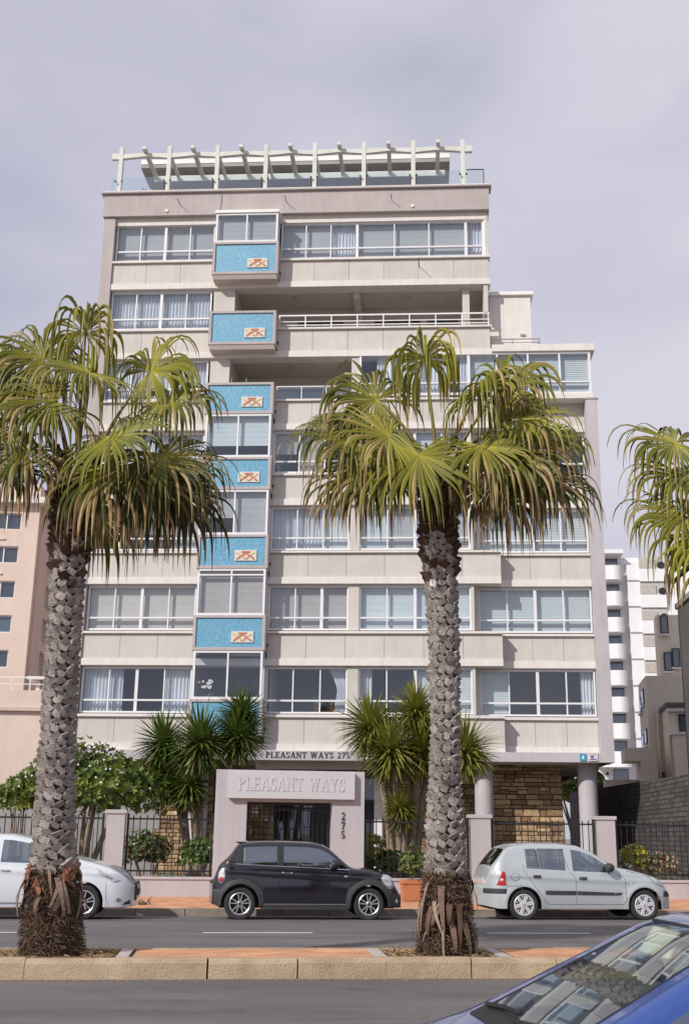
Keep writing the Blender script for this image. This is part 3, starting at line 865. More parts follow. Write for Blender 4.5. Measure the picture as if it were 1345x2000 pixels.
bbox('balcony_beam', M['soffit'], -.42, -.18, .45, 1.98, FL[5]+1.40, FL[5]+1.70)
bbox('balcony_column', M['spandrel'], 3.55, 3.80, .25, .50, FL[5]-.55, FL[5]+1.64)
bbox('balcony_column', M['spandrel'], -.42, -.16, 1.70, 1.98, FL[5]-.55, FL[5]+1.398)
bbox('balcony_fin', M['spandrel'], 4.30, 4.46, .0, 2.0, FL[5]+.55, FL[5]+1.64)
bbox('balcony_side_wall', M['spandrel'], 4.30, 4.46, .9, 2.0, FL[5]-.55, FL[5]+.549)
# rail of storey six; glass screen of storey five
rl = MB().box(-3.08, 4.50, .02, .06, FL[5]+.50, FL[5]+.55).build('balcony_rail', M['white'], bl)
MB().box(-3.08, 4.50, .025, .055, FL[5]+.27, FL[5]+.30).build('rail_bar', M['white'], rl)
MB().box(-3.08, 4.50, .025, .055, FL[5]+.13, FL[5]+.16).build('rail_bar', M['white'], rl)
for i in range(9):
    u = -3.05 + 7.5*i/8
    MB().box(u-.02, u+.02, .02, .06, FL[5]+.06, FL[5]+.50).build('rail_post', M['white'], rl)
gs = MB().box(-3.08, -.45, .05, .09, FL[4]+.52, FL[4]+.555).build('glass_screen', M['frame'], bl)
for i in range(3):
    a = -3.08+2.63*i/3
    MB().box(a, a+.03, .05, .09, FL[4]+.06, FL[4]+.52).build('screen_post', M['frame'], gs)
    pane(gs, a+.03, a+.86, FL[4]+.06, FL[4]+.52, .07, 'balustrade_glass')
# rail on the terrace above storey five, and the set-back stair tower
tr = MB().tube([(4.55, .12, 18.55), (6.25, .12, 18.55), (6.25, .9, 18.55)], .022, 6).build('terrace_rail', M['greywall'], bl)
MB().tube([(4.55, .12, 18.42), (6.25, .12, 18.42), (6.25, .9, 18.42)], .016, 6).build('rail_bar', M['greywall'], tr)
for u in (5.3, 6.25):
    MB().tube([(u, .12, 18.25), (u, .12, 18.55)], .018, 6).build('rail_post', M['greywall'], tr)
tw = bbox('stair_tower', M['band'], 4.52, 6.02, .55, 7.0, 18.25, 20.46)
bbox('tower_coping', M['white'], 4.51, 6.12, .45, 7.1, 20.462, 20.60, .006, tw)
bbox('wall_vent', M['greywall'], 5.62, 5.80, .50, .548, 18.86, 18.93, 0, tw)

# ---- blue mosaic balcony boxes and the glazed bays between them
def plaque(parent, u, z, y):
    mb = MB(); w, h = .74, .37
    mb.box(u, u+w, y-.035, y, z, z+h, 0)
    cx, cz = u+w/2, z+h/2
    def bar(x0, z0, x1, z1, t, mi, d):
        dx, dz = x1-x0, z1-z0; l = math.hypot(dx, dz); nx, nz = -dz/l*t/2, dx/l*t/2
        mb.prism([(x0-nx, z0-nz), (x1-nx, z1-nz), (x1+nx, z1+nz), (x0+nx, z0+nz)], y-.035-d, y-.034, mi)
    bar(u+.07, z+.05, cx+.02, cz+.10, .055, 1, .014)
    bar(u+w-.07, z+.05, cx-.02, cz+.10, .055, 1, .016)
    bar(u+.05, z+h-.08, u+.27, cz-.02, .045, 2, .012)
    bar(u+w-.05, z+h-.08, u+w-.27, cz-.02, .045, 2, .012)
    for i in range(8):
        a, b = R(180+180*i/8), R(180+180*(i+1)/8)
        r0, r1 = .06, .11
        mb.prism([(cx+r0*math.cos(a), cz-.03+r0*math.sin(a)), (cx+r1*math.cos(a), cz-.03+r1*math.sin(a)), (cx+r1*math.cos(b), cz-.03+r1*math.sin(b)), (cx+r0*math.cos(b), cz-.03+r0*math.sin(b))], y-.053, y-.034, 2 if i % 3 else 1)
    bar(cx-.14, cz+.12, cx+.14, cz+.12, .05, 1, .02)
    mb.build('mosaic_plaque', [M['plaque'], M['red_tile'], M['yellow_tile']], parent)
X0, X1, YB = -5.50, -3.10, -.55
for k in range(7):
    z = FL[k]; lo, hi = z-(.70 if k < 5 else .83), z+.47
    fb = MB()
    fb.box(X0, X1, YB, .05, lo, lo+.10).box(X0, X1, YB, .05, hi-.09, hi).box(X0, X0+.10, YB, .05, lo+.10, hi-.09).box(X1-.10, X1, YB, .05, lo+.10, hi-.09)
    fb.box(X0+.10, X1-.10, YB+.12, YB+.20, lo+.10, hi-.09)
    b = fb.build('mosaic_box', M['taupe'], bl, bevel=.006)
    MB().box(X0+.102, X1-.102, YB+.045, YB+.118, lo+.102, hi-.092).build('mosaic_panel', M['mosaic'], b)
    plaque(b, X0+1.28, lo+.10+.16, YB+.045)
    if k >= 5:
        up = MB().prism([(YB+.02, lo-.002), (YB+.10, lo-.16), (.03, lo-.16), (.03, lo-.002)], X0+.04, X1-.04, axis='x')
        up.build('box_underside', M['soffit'], b)
    for zz in (lo+.25,):
        MB().box(X1, X1+.05, -.12, -.04, zz-.04, zz+.04).build('overflow_spout', M['dark'], b)
def bay(k, z0, z1, top=0, fill=(None, None), u0=X0+.06, u1=X1-.05):
    w = window(u0, u1, z0, z1, [(u0+u1)/2], y=YB+.07, tz=None, fill=list(fill), fr=.075, mw=.055, name='bay_window', toptz=top or None)
    for u in (u0, u1-.07):                     # glazed cheeks
        for c0, c1 in ((z0, z0+.07), (z1-.07, z1)): MB().box(u, u+.07, YB+.12, .06, c0, c1).build('bay_cheek', M['frame'], w)
        mb = MB(); mb.face([(u+.03, YB+.12, z0+.07), (u+.03, .06, z0+.07), (u+.03, .06, z1-.07), (u+.03, YB+.12, z1-.07)])
        mb.build('pane', M['glass'], w)
    bbox('bay_post', M['frame'], u1-.072, u1-.002, -.02, .07, z0+.07, z1-.07, 0, w)
    return w
bay(0, FL[0]+.472, FL[1]-.702, 0, (None, 'bg9'))
bay(1, FL[1]+.472, FL[2]-.702, .22, ('bt', 'bt'))
bay(2, FL[2]+.472, FL[3]-.702, 0, ('bg4', 'bg'))
bay(3, FL[3]+.472, FL[4]-.702, 0, ('bp3', 'bp3'))
w7 = bay(6, FL[6]+.472, 23.44, 0, ('bg', 'bg'))
bbox('bay_roof', M['white'], X0+.02, X1-.01, YB-.02, .1, 23.442, 23.56, .006, w7)
# white orchid on the sill of the lowest bay
orc = MB()
for i in range(5):
    u = -5.15+.09*i+rb.uniform(-.03, .03)
    orc.tube([(u, -.30, FL[0]+.5), (u+.03, -.31, FL[0]+.85), (u+.12*math.sin(i), -.33, FL[0]+1.05+rb.uniform(-.1, .1))], .006, 4, 0)
    for j in range(5):
        c = Vector((u+.1*math.sin(i)+rb.uniform(-.09, .09), -.34+rb.uniform(-.03, .03), FL[0]+1.0+rb.uniform(-.14, .12)))
        for q in range(5):
            a = q*1.256+i
            d = Vector((math.cos(a), -.2, math.sin(a)))*.045; e = Vector((-math.sin(a), 0, math.cos(a)))*.02
            orc.face([c, c+d*.6+e, c+d, c+d*.6-e], 1)
for i in range(7):
    a = i*.9; c = Vector((-4.98, -.30, FL[0]+.56))
    orc.face([c, c+Vector((.1*math.cos(a)-.02, .02, .10)), c+Vector((.24*math.cos(a), .03*math.sin(a), .12)), c+Vector((.1*math.cos(a)+.02, -.02, .06))], 0)
orc.lathe([(.05, 0), (.065, .1), (.07, .12)], 12, 2, o=(-4.98, -.30, FL[0]+.44))
M['stemgreen'] = plain('plant_green', (0.06, 0.12, 0.03), 0.5)
oo = orc.build('orchid', [M['stemgreen'], plain('petal_white', (.78, .76, .74), .5), M['white']])
oo.location = bl.location; oo.rotation_euler = bl.rotation_euler
tag(oo, 'white orchid in a pot behind the lowest bay window', 'plant')

# small cactus tops behind the fifth-storey box
for u in (-4.62, -4.10):
    cb = MB().lathe([(.0, .34), (.03, .33), (.045, .26), (.05, 0)], 10).build('cactus', M['stemgreen'], smooth=True)
    wv = bl.matrix_basis @ Vector((u, -.30, FL[4]+.40)); cb.location = wv
    tag(cb, f"small green cactus above fifth storey mosaic box, {'left' if u < -4.4 else 'right'} of the two", 'plant', 'cacti on the balcony')

# ---- rods for flags or drainage on parapet and spandrels, hairline pipe
for u, z in ((-6.9, 24.05), (-2.9, 24.05), (1.0, 24.05), (2.0, 21.4)):
    MB().tube([(u, .02, z), (u-.03, -.55, z+.05)], .014, 6).build('drain_spout', M['trunk'], bl)
MB().tube([(-5.35, -.175, 24.55), (-5.35, -.175, 24.1), (-5.42, -.175, 23.63)], .012, 6).build('conduit', M['greywall'], bl)
for u in (-7.4, 1.75):
    MB().lathe([(.0, -.03), (.07, -.03), (.075, 0)], 14, axis='y').build('wall_rosette', M['band'], bl, loc=(u, -.162, 23.82))

# ---- rooftop: glass balustrade, pergola, penthouse
bal = bbox('balustrade', M['frame'], -9.6, 4.4, -.02, .02, 24.67, 24.70)
PX = [-9.36+1.857*i for i in range(8)]
for i in range(7):
    pane(bal, PX[i]+.12, PX[i+1]-.12, 24.70, 25.38, 0, 'balustrade_glass')
pane(bal, -9.62, PX[0]-.12, 24.70, 25.38, 0, 'balustrade_glass')
mb = MB(); mb.box(4.62-.24, 4.65-.24, -.02, .02, 24.70, 25.40); mb.build('end_post', M['dark'], bal)
pane(bal, PX[7]+.12, 4.38, 24.70, 25.38, 0, 'balustrade_glass')
MB().box(PX[7]+.12, 4.38, -.015, .015, 25.38, 25.41).build('top_rail', M['dark'], bal)
for i in range(8):
    for sgn in (-1, 1):
        MB().tube([(PX[i]+sgn*.12, -.03, 25.22), (PX[i]+sgn*.12, .03, 25.22)], .035, 8).build('clamp', M['dark'], bal)
M['pergola'] = rough_mat('pergola_paint', (0.58, 0.595, 0.54), (0.66, 0.67, 0.62), 2.5, 0.6, 0.05, 40, streak=.06)
bm = MB()
for i in range(7):                              # beam with gently arched underside between posts
    a, b = PX[i]+.08, PX[i+1]-.08
    n = 8
    top = [(a+(b-a)*j/n, 26.46+.03*math.sin(math.pi*j/n)) for j in range(n+1)]
    bot = [(a+(b-a)*j/n, 26.27+.08*(1-abs(2*j/n-1))) for j in range(n+1)]
    bm.prism(bot + top[::-1], .10, .24)
bm.box(PX[0]-.36, PX[0]-.08, .10, .24, 26.25, 26.5).box(PX[7]+.08, PX[7]+.36, .10, .24, 26.25, 26.5)
pg = bm.build('pergola', M['pergola'], bl)
for x in PX:
    MB().box(x-.078, x+.078, .085, .255, 24.40, 26.76).build('pergola_post', M['pergola'], pg, bevel=.006)
for i in range(7):
    c = (PX[i]+PX[i+1])/2
    MB().prism([(-.14, 26.50), (-.14, 26.63), (1.9, 26.63), (1.9, 26.50)], c-.075, c+.075, axis='x').build('rafter', M['pergola'], pg, bevel=.006)
for i in range(1, 7):
    MB().box(PX[i]-.05, PX[i]+.05, .26, 1.9, 26.40, 26.54).build('rafter', M['pergola'], pg)
MB().box(-8.5, 3.0, 1.905, 1.945, 26.40, 26.64).build('rear_beam', M['pergola'], pg)
ph = bbox('penthouse', M['spandrel'], -8.6, 2.9, 4.0, 12, 24.1, 27.05)
bbox('penthouse_roof', M['white'], -9.1, 3.2, 1.95, 12.3, 27.22, 27.42, 0, ph)
bbox('penthouse_soffit', M['room'], -9.1, 3.2, 1.97, 12.2, 27.06, 27.218, 0, ph)
for i in range(6):
    a = -8.55+1.90*i
    bbox('glass_door', M['grey_blind'], a, a+1.88, 3.93, 3.98, 24.2, 27.04, 0, ph)
    mb = MB(); mb.face([(a+.06, 3.90, 24.25), (a+1.86, 3.90, 24.25), (a+1.86, 3.90, 27.0), (a+.06, 3.90, 27.0)])
    mb.build('pane', M['bluegrey_glass'], ph)

# ---- ground floor: stone walls, columns, entrance, soffit lamps, lettering
stone_mes = []
for q in range(7):
    mb = MB(); n = 3; rr = random.Random(q)
    pts = [(-.5, -.5), (0, -.5+rr.uniform(-.06, .06)), (.5, -.5), (.5+rr.uniform(-.03, .03), 0), (.5, .5), (0, .5+rr.uniform(-.06, .06)), (-.5, .5), (-.5+rr.uniform(-.03, .03), 0)]
    pts = [(x*.985+rr.uniform(-.025, .025), z*.96+rr.uniform(-.05, .05)) for x, z in pts]
    b = len(mb.v)
    mb.v += [(x, .0, z) for x, z in pts] + [(x*.93, -.8+rr.uniform(-.2, .1), z*.86) for x, z in pts] + [(rr.uniform(-.1, .1), -1.0, rr.uniform(-.1, .1))]
    for i in range(8):
        j = (i+1) % 8
        mb.f.append([b+i, b+j, b+8+j, b+8+i]); mb.m.append(0)
        mb.f.append([b+8+i, b+8+j, b+16]); mb.m.append(0)
    stone_mes.append(mb.mesh('stone', M['stone']))
def stone_wall(name, u0, u1, z0, z1, y, rs, side=None):
    rr = random.Random(rs)
    w = bbox(name, M['mortar'], u0, u1, y+.03, y+.35, z0, z1)
    z = z0; n = 0
    while z < z1-.02:
        h = min(rr.choice((.09, .12, .14, .17, .21, .25)), z1-z); u = u0
        if z1-z-h < .05: h = z1-z
        while u < u1-.01:
            L_ = min(rr.uniform(.20, .62)*(.8 if h < .12 else 1), u1-u)
            if u1-u-L_ < .10: L_ = u1-u
            if h > .19 and rr.random() < .5:
                f = rr.uniform(.35, .65)
                cells = [(u, L_, z, h*f), (u, L_, z+h*f, h*(1-f))]
            else: cells = [(u, L_, z, h)]
            for (a, l, zz, hh) in cells:
                link_copy(rr.choice(stone_mes), 'stone', w, (a+l/2, y+.034, zz+hh/2), (0, 0, 0), ((l-.014)*rr.choice((-1, 1)), .03+rr.uniform(0, .03), hh-.012)); n += 1
            u += L_
        z += h
    return w
stone_wall('stone_wall', 4.35, 6.62, .10, 3.80, 1.5, 3)
stone_wall('stone_wall', -8.7, -4.9, .10, 3.80, 1.2, 5)
stone_wall('stone_wall', -4.75, -3.15, .10, 3.80, 3.4, 8)
stone_wall('stone_wall', .65, 4.0, .10, 3.80, 2.6, 9)
for u, y in ((7.35, .75), (4.02, .75), (-5.28, .75)):
    MB().lathe([(.30, 0.05), (.30, 3.80)], 32).build('round_column', M['lilac'], bl, smooth=True, loc=(u, y, 0))
bbox('entrance_column', M['white'], .42, .72, 1.9, 2.2, .06, 3.80)
en = bbox('entrance_back_wall', M['darkgrey'], -3.6, .6, 5.2, 5.3, .06, 3.80)
window(-3.1, .62, .08, 3.6, [-2.2, -1.25, -.3], y=3.5, tz=2.3, name='entrance_door', mat='dark', glass='bluegrey_glass')
for u, y in ((-3.2, .9), (-2.3, 1.5), (-1.6, .9), (-.9, 1.9), (-.2, 1.0), (.4, 1.6), (5.2, .8), (-7.4, .6)):
    MB().lathe([(0, .005), (.10, .005), (.13, 0), (.14, .02), (.14, .05)], 18).build('soffit_lamp', M['edging'], bl, smooth=True, loc=(u, y, 3.75))
bbox('beam', M['soffit'], -3.4, 1.0, .46, .7, 3.55, 3.80)
letters('PLEASANT WAYS 275', -3.0, 3.868, .185, 2.72, -.13, .018, M['letter'], bl)
sg = MB().box(7.02, 7.22, -.165, -.135, 3.84, 4.06)
sgo = sg.build('wall_sign', plain('sign_blue', (.04, .30, .48), .5), bl)
MB().box(7.09, 7.15, -.168, -.1655, 3.90, 4.0).build('sign_emblem', M['white'], sgo)
sg2 = MB().box(7.29, 7.58, -.165, -.135, 3.84, 4.05).build('wall_sign', plain('sign_white', (.66, .64, .68), .5), bl)
MB().box(7.33, 7.54, -.168, -.1655, 3.87, 3.91).build('sign_stripe', plain('sign_purple', (.13, .10, .30), .5), sg2)
MB().box(7.36, 7.46, -.168, -.1655, 3.93, 3.99).build('sign_emblem', plain('sign_navy', (.04, .05, .20), .5), sg2)
MB().box(7.33, 7.54, -.168, -.1655, 4.01, 4.035).build('sign_stripe', plain('sign_red', (.45, .10, .10), .5), sg2)
fx = bbox('floodlight', M['dark'], 3.86, 4.10, .30, .44, 3.52, 3.70)
bbox('lens', M['white'], 3.89, 4.07, .292, .298, 3.55, 3.67, 0, fx)

# pale rounded chair on the roof terrace, seen through the glass
tc_ = empty('terrace_chair'); tc_.location = bl.matrix_basis @ Vector((-8.45, .75, 24.1)); tc_.rotation_euler = (0, 0, BYAW+.3)
tag(tc_, 'pale rounded chair behind the rooftop glass at left', 'chair')
cm = MB()
for i in range(14):
    a0, a1 = R(200+140*i/14), R(200+140*(i+1)/14)
    for j in range(6):
        z0, z1 = .40+.15*j, .40+.15*(j+1)
        r0, r1 = .34*math.sqrt(max(.02, 1-(j/6.6)**3)), .34*math.sqrt(max(.02, 1-((j+1)/6.6)**3))
        cm.face([(-r0*math.cos(a0), -r0*math.sin(a0), z0), (-r0*math.cos(a1), -r0*math.sin(a1), z0), (-r1*math.cos(a1), -r1*math.sin(a1), z1), (-r1*math.cos(a0), -r1*math.sin(a0), z1)])
cm.build('back_shell', M['band'], tc_, smooth=True)
MB().lathe([(0, .46), (.30, .46), (.33, .43), (.30, .38), (0, .38)], 20).build('seat', M['band'], tc_, smooth=True)
for q in range(4):
    a = q*1.5708+.78; MB().tube([(.22*math.cos(a), .22*math.sin(a), .38), (.27*math.cos(a), .27*math.sin(a), 0)], .016, 6).build('leg', M['dark'], tc_)

# house plants on the lowest window sill
for n_, (u, sc) in enumerate(((-.95, .9), (-1.45, 1.1))):
    hp_ = empty('house_plant'); hp_.location = bl.matrix_basis @ Vector((u, .42, FL[0]+.09)); rr = random.Random(n_)
    tag(hp_, ('small potted palm', 'taller potted palm')[n_]+' behind the first floor window right of the bay', 'plant')
    MB().lathe([(0, 0), (.07, 0), (.10, .20), (.11, .20), (.11, .24), (.09, .24), (0, .22)], 16).build('pot', M['terracotta'], hp_, smooth=True)
    pm = MB()
    for i in range(16):
        a = i*2.4; d = Vector((math.cos(a)*.5, math.sin(a)*.25, 1)).normalized(); p = Vector((0, 0, .22)); l = rr.uniform(.3, .5)*sc; pv_ = None
        for k in range(6):
            s_ = Vector((-math.sin(a), math.cos(a), 0))*.02*math.sin((k+.5)/6*3.1)
            if pv_: pm.face([pv_[0], pv_[1], p+s_, p-s_])
            pv_ = (p-s_, p+s_); d = (d+Vector((math.cos(a)*.12, 0, -.12))).normalized(); p = p+d*l/5
    pm.build('foliage', M['stemgreen'], hp_)
# ================================================================ palms
M['boot_mass'] = rough_mat('palm_boot_mass', (0.19, 0.155, 0.135), (0.40, 0.34, 0.30), 9.0, 0.9, 0.9, 55, c3=(0.29, 0.24, 0.21))
M['sheath'] = rough_mat('rust_sheath', (.15, .05, .028), (.36, .16, .09), 12, .85, .7, 50, c3=(.25, .095, .05))
def mixc(a, b, f):
    f = max(0.0, min(1.0, f)); return tuple(x+(y-x)*f for x, y in zip(a, b))
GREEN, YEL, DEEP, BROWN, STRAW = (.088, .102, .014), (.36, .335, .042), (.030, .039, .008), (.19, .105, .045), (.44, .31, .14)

def frond(name, parent, org, H, a, n, R_, rg, droop=1.0, age=0.3, nseg=50, spread=R(150), wind=Vector((.05, 0, 0)), lit=.5):
    """fan leaf: pleated blade fused near the hub, split outward into hanging tapering segments"""
    a = a.normalized(); n = (n - a*n.dot(a)).normalized(); s = a.cross(n).normalized()
    mb = MB(); N = 12; tf = rg.uniform(.44, .53)
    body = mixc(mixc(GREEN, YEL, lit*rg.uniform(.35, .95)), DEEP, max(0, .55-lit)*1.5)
    for j in range(nseg):
        th = -spread + 2*spread*j/(nseg-1) + rg.uniform(-.02, .02)
        d = (a*math.cos(th) + s*math.sin(th) + n*(.10*(1-math.cos(th)) - .05)).normalized()
        nl = n.copy(); L_ = 1.06*R_*(.70+.30*math.cos(th*.5))*rg.uniform(.90, 1.08)
        if rg.random() < .06: L_ *= rg.uniform(.55, .8)
        p = Vector(H); dth = spread/nseg; wtf = L_*tf*dth*1.02
        tw = rg.uniform(-1.6, 1.6); dk = droop*rg.uniform(.8, 1.25)
        deadtip = rg.uniform(.74, 1.2) - age*.42; tone = rg.uniform(-.35, .30); dead_seg = rg.random() < age*.35
        tb = (rg.uniform(.46, .66) if rg.random() < .8 else rg.uniform(.15, .4)) - .26*max(0.0, a.z)
        for i in range(N+1):
            t = i/N
            if i:
                g = .10*dk*t*1.2 if t < tb else dk*1.05*min(1.0, .35+2.2*(t-tb))
                d = (d + Vector((0, 0, -1))*g + wind*t*.6 + Vector((rg.uniform(-1, 1), rg.uniform(-1, 1), 0))*.03*t).normalized()
                p = p + d*(L_/N)
            nl = (nl - d*nl.dot(d))
            nl = nl.normalized() if nl.length > 1e-4 else s
            f = max(0.0, (t-tf)/(1-tf))
            w = max(.0015, (L_*t*dth*1.04 if t <= tf else wtf*(1-f**.85)*.85 + .0025))
            q = Matrix.Rotation(tw*f, 3, d) @ nl
            sd = d.cross(q).normalized()
            b = len(mb.v)
            mb.v += [tuple(p - sd*w - Vector(org)), tuple(p + q*w*.55 - Vector(org)), tuple(p + sd*w - Vector(org))]
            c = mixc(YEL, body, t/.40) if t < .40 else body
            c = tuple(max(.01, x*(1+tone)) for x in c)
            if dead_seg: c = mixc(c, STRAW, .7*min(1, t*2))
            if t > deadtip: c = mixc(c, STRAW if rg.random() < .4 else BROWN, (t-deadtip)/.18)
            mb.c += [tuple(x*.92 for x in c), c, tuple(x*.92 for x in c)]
            if i:
                o = b-3
                for k in (0, 1):
                    mb.f.append([o+k, o+k+1, b+k+1, b+k]); mb.m.append(0)
    return mb.build(name, M['frond'], parent, smooth=False)

boot_mes = []
for q in range(6):
    rg = random.Random(40+q); mb = MB()
    w0, w1, h, o1 = .054*rg.uniform(.85, 1.15), .055*rg.uniform(.75, 1.15), .070*rg.uniform(.85, 1.2), .038*rg.uniform(.75, 1.35)
    sk = rg.uniform(-.012, .012); k = rg.uniform(-.012, .012)
    V_ = [(-w0, -.02, 0), (w0, -.02, 0), (w0, .010, 0), (0, .014, -.004), (-w0, .010, 0),
          (-w1+sk, -.02, h), (w1+sk, -.02, h+k), (w1+sk, o1, h+k), (sk, o1+.008, h+.004), (-w1+sk, o1, h)]
    b = 0; mb.v += V_
    for f in ((0, 1, 6, 5), (1, 2, 7, 6), (2, 3, 8, 7), (3, 4, 9, 8), (4, 0, 5, 9), (5, 6, 7, 8, 9), (4, 3, 2, 1, 0)):
        mb.f.append(list(f)); mb.m.append(0)
    boot_mes.append((mb, mb.mesh('boot', M['boot']), mb.mesh('boot', M['stub'])))

def palm(label, axis_px, radii, Y, fronds, n_back, seed, zb=.15, boots=True, crown=None, peel_style=0):
    rg = random.Random(seed)
    pts = [at(x, y, Y) for x, y in axis_px]
    pts[0].z = zb
    org = pts[0].copy()
    root = tag(empty('palm_tree', org), label, 'palm tree', 'fan palms on the median')
    # smooth axis lookup by height
    zs = [p.z for p in pts]
    def ax(z):
        z = max(zs[0], min(zs[-1], z))
        for i in range(len(zs)-1):
            if z <= zs[i+1]:
                f = (z-zs[i])/(zs[i+1]-zs[i]); g = f*f*(3-2*f)*.4+f*.6
                p = pts[i].lerp(pts[i+1], f); r = radii[i]+(radii[i+1]-radii[i])*g
                return p, r
    ztop = zs[-1]
    mb = MB(); n = 28; rows = 70
    ring0 = None
    for i in range(rows+1):
        z = zs[0]-.1 + (ztop-zs[0]+.1)*i/rows
        p, r = ax(z)
        for k in range(n):
            th = 6.283*k/n
            rr = (r-.03)*(1+.05*noise.noise(Vector((math.cos(th)*2, math.sin(th)*2, z*3))))
            mb.v.append((p.x+rr*math.cos(th)-org.x, p.y+rr*math.sin(th)-org.y, z-org.z))
    for i in range(rows):
        for k in range(n):
            j = (k+1) % n
            mb.f.append([i*n+k, i*n+j, (i+1)*n+j, (i+1)*n+k]); mb.m.append(0)
    mb.build('trunk', M['trunk'], root, smooth=True)
    if boots:
        spots = []; zlo = zs[0]+.92; z = zlo; row = 0
        while z < ztop-.15:
            p, r = ax(z); m_ = 11; dz = .078
            for k in range(m_):
                th = 6.2832*(k+.5*(row % 2))/m_ + rg.uniform(-.05, .05) + z*.25
                q = Vector((p.x+(r-.035)*math.cos(th), p.y+(r-.035)*math.sin(th), z+rg.uniform(-.012, .012)))
                face = (Vector((math.cos(th), math.sin(th), 0))).dot((Vector((0, 0, q.z))-q).normalized())
                spots.append((face, q, th, z, r, row)); 
            z += dz; row += 1
        spots.sort(key=lambda a_: -a_[0])
        rest = MB(); top_rest = MB()
        for idx, (face, q, th, z, r, row) in enumerate(spots):
            v = rg.randrange(6); sc = r/.205*rg.uniform(.92, 1.15)
            upper = z > ztop-1.5 and rg.random() < (z-(ztop-1.5))/.9
            roll = (.46 if row % 2 else -.40) + rg.uniform(-.14, .14)
            lean = rg.uniform(-.15, .12) + (.25 if upper else 0)
            mat4 = Matrix.Translation(q-org) @ Matrix.Rotation(th-math.pi/2, 4, 'Z') @ Matrix.Rotation(roll, 4, 'Y') @ Matrix.Rotation(-lean, 4, 'X') @ Matrix.Diagonal((sc, 1.0+rg.uniform(0, .35)+(.5 if upper else 0), rg.uniform(.85, 1.15)*(1.5 if upper else 1), 1))
            if idx < 300:
                o = bpy.data.objects.new('boot', boot_mes[v][2 if upper else 1]); o.matrix_local = mat4; put(o, root); o.matrix_local = mat4
            else:
                tgt = top_rest if upper else rest; b = len(tgt.v)
                tgt.v += [tuple(mat4 @ Vector(x)) for x in boot_mes[v][0].v]
                for f in boot_mes[v][0].f: tgt.f.append([b+i for i in f]); tgt.m.append(0)
        rest.build('boot_cover', M['boot_mass'], root)['kind'] = 'stuff'
        if top_rest.f: top_rest.build('boot_cover', M['fibre'], root)['kind'] = 'stuff'
        # shaggy foot: fibres, and strips of bark peeling away
        fb = MB()
        for i in range(3200):
            th = rg.uniform(0, 6.283); z = zs[0]+rg.uniform(-.02, .98); p, r = ax(z)
            d = Vector((math.cos(th), math.sin(th), 0)); tn = Vector((-math.sin(th), math.cos(th), 0))
            q = Vector((p.x, p.y, z))+d*(r-.02)-org; l = rg.uniform(.05, .22); cu = rg.uniform(-1, 1)
            e = q + d*rg.uniform(.0, .06) + tn*cu*l*.8 + Vector((0, 0, -l*rg.uniform(-.15, .8)))
            md = (q+e)/2 + d*rg.uniform(.01, .05); w = rg.uniform(.002, .007)*Vector((tn.x*.4, tn.y*.4, 1)) if abs(cu) > .5 else tn*rg.uniform(.002, .007)
            fb.face([q-w, q+w, md+w, md-w]); fb.face([md-w, md+w, e+w*.2, e-w*.2])
        fb.build('trunk_fibre', M['fibre'], root)['kind'] = 'stuff'
        for i in range(13 if peel_style == 0 else 20):
            th = -math.pi/2 + rg.uniform(-1.9, 1.9)
            z = zs[0]+(rg.uniform(.62, .98) if peel_style == 0 else rg.uniform(.35, .98)); p, r = ax(z)
            pm = MB(); l = rg.uniform(.18, .5) if peel_style == 0 else rg.uniform(.2, .55); w = rg.uniform(.016, .05); out_ = rg.uniform(.02, .09); sidew = rg.uniform(-.35, .35)
            if rg.random() < .4: sidew *= 2.0
            m2 = 6; prevq = None
            for k in range(m2+1):
                f = k/m2
                t2 = th+sidew*f; rr = ax(max(zs[0], z-l*f))[1]+.01+out_*math.sin(f*math.pi*.8)
                c = Vector((p.x+rr*math.cos(t2), p.y+rr*math.sin(t2), max(zs[0]+.02, z-l*f)))-org
                tn = Vector((-math.sin(t2), math.cos(t2), .25*math.sin(k)))*w*(1-.55*f)
                dd = Vector((math.cos(t2), math.sin(t2), 0))*.008
                if prevq: pm.face([prevq[0], prevq[1], c+tn, c-tn]); pm.face([prevq[1]+dd, prevq[0]+dd, c-tn+dd, c+tn+dd])
                prevq = (c-tn, c+tn)
            pm.build('bark_strip', M['peel'], root, smooth=True)
        if peel_style == 0:                        # torn rust-red sheath round the top of the foot
            for i in range(9):
                th0 = -math.pi/2 + rg.uniform(-1.7, 1.5); wd = rg.uniform(.35, .8); z0 = zs[0]+rg.uniform(.74, .95); hh = rg.uniform(.08, .17); sm = MB(); m2 = 9
                G_ = []
                for k in range(m2+1):
                    f = k/m2; th = th0+wd*f; e = math.sin(f*math.pi)
                    for j in range(4):
                        z = z0 + hh*(j/3-.5)*(.35+.65*e) + .05*math.sin(f*5+i); rr = ax(z)[1]+.012+.035*(1-j/3)*rg.uniform(.4, 1.0)
                        pc_ = ax(z)[0]; G_.append(Vector((pc_.x+rr*math.cos(th), pc_.y+rr*math.sin(th), z))-org)
                for k in range(m2):
                    for j in range(3): sm.face([G_[k*4+j], G_[k*4+4+j], G_[k*4+5+j], G_[k*4+1+j]])
                sm.build('bark_sheath', M['sheath'], root, smooth=True)
    # crown
    C = Vector(crown if crown else pts[-1]); top = ax(ztop)[1]
    sk = 2197.0/((C-Vector((0, 0, CAMH))).dot(_f))
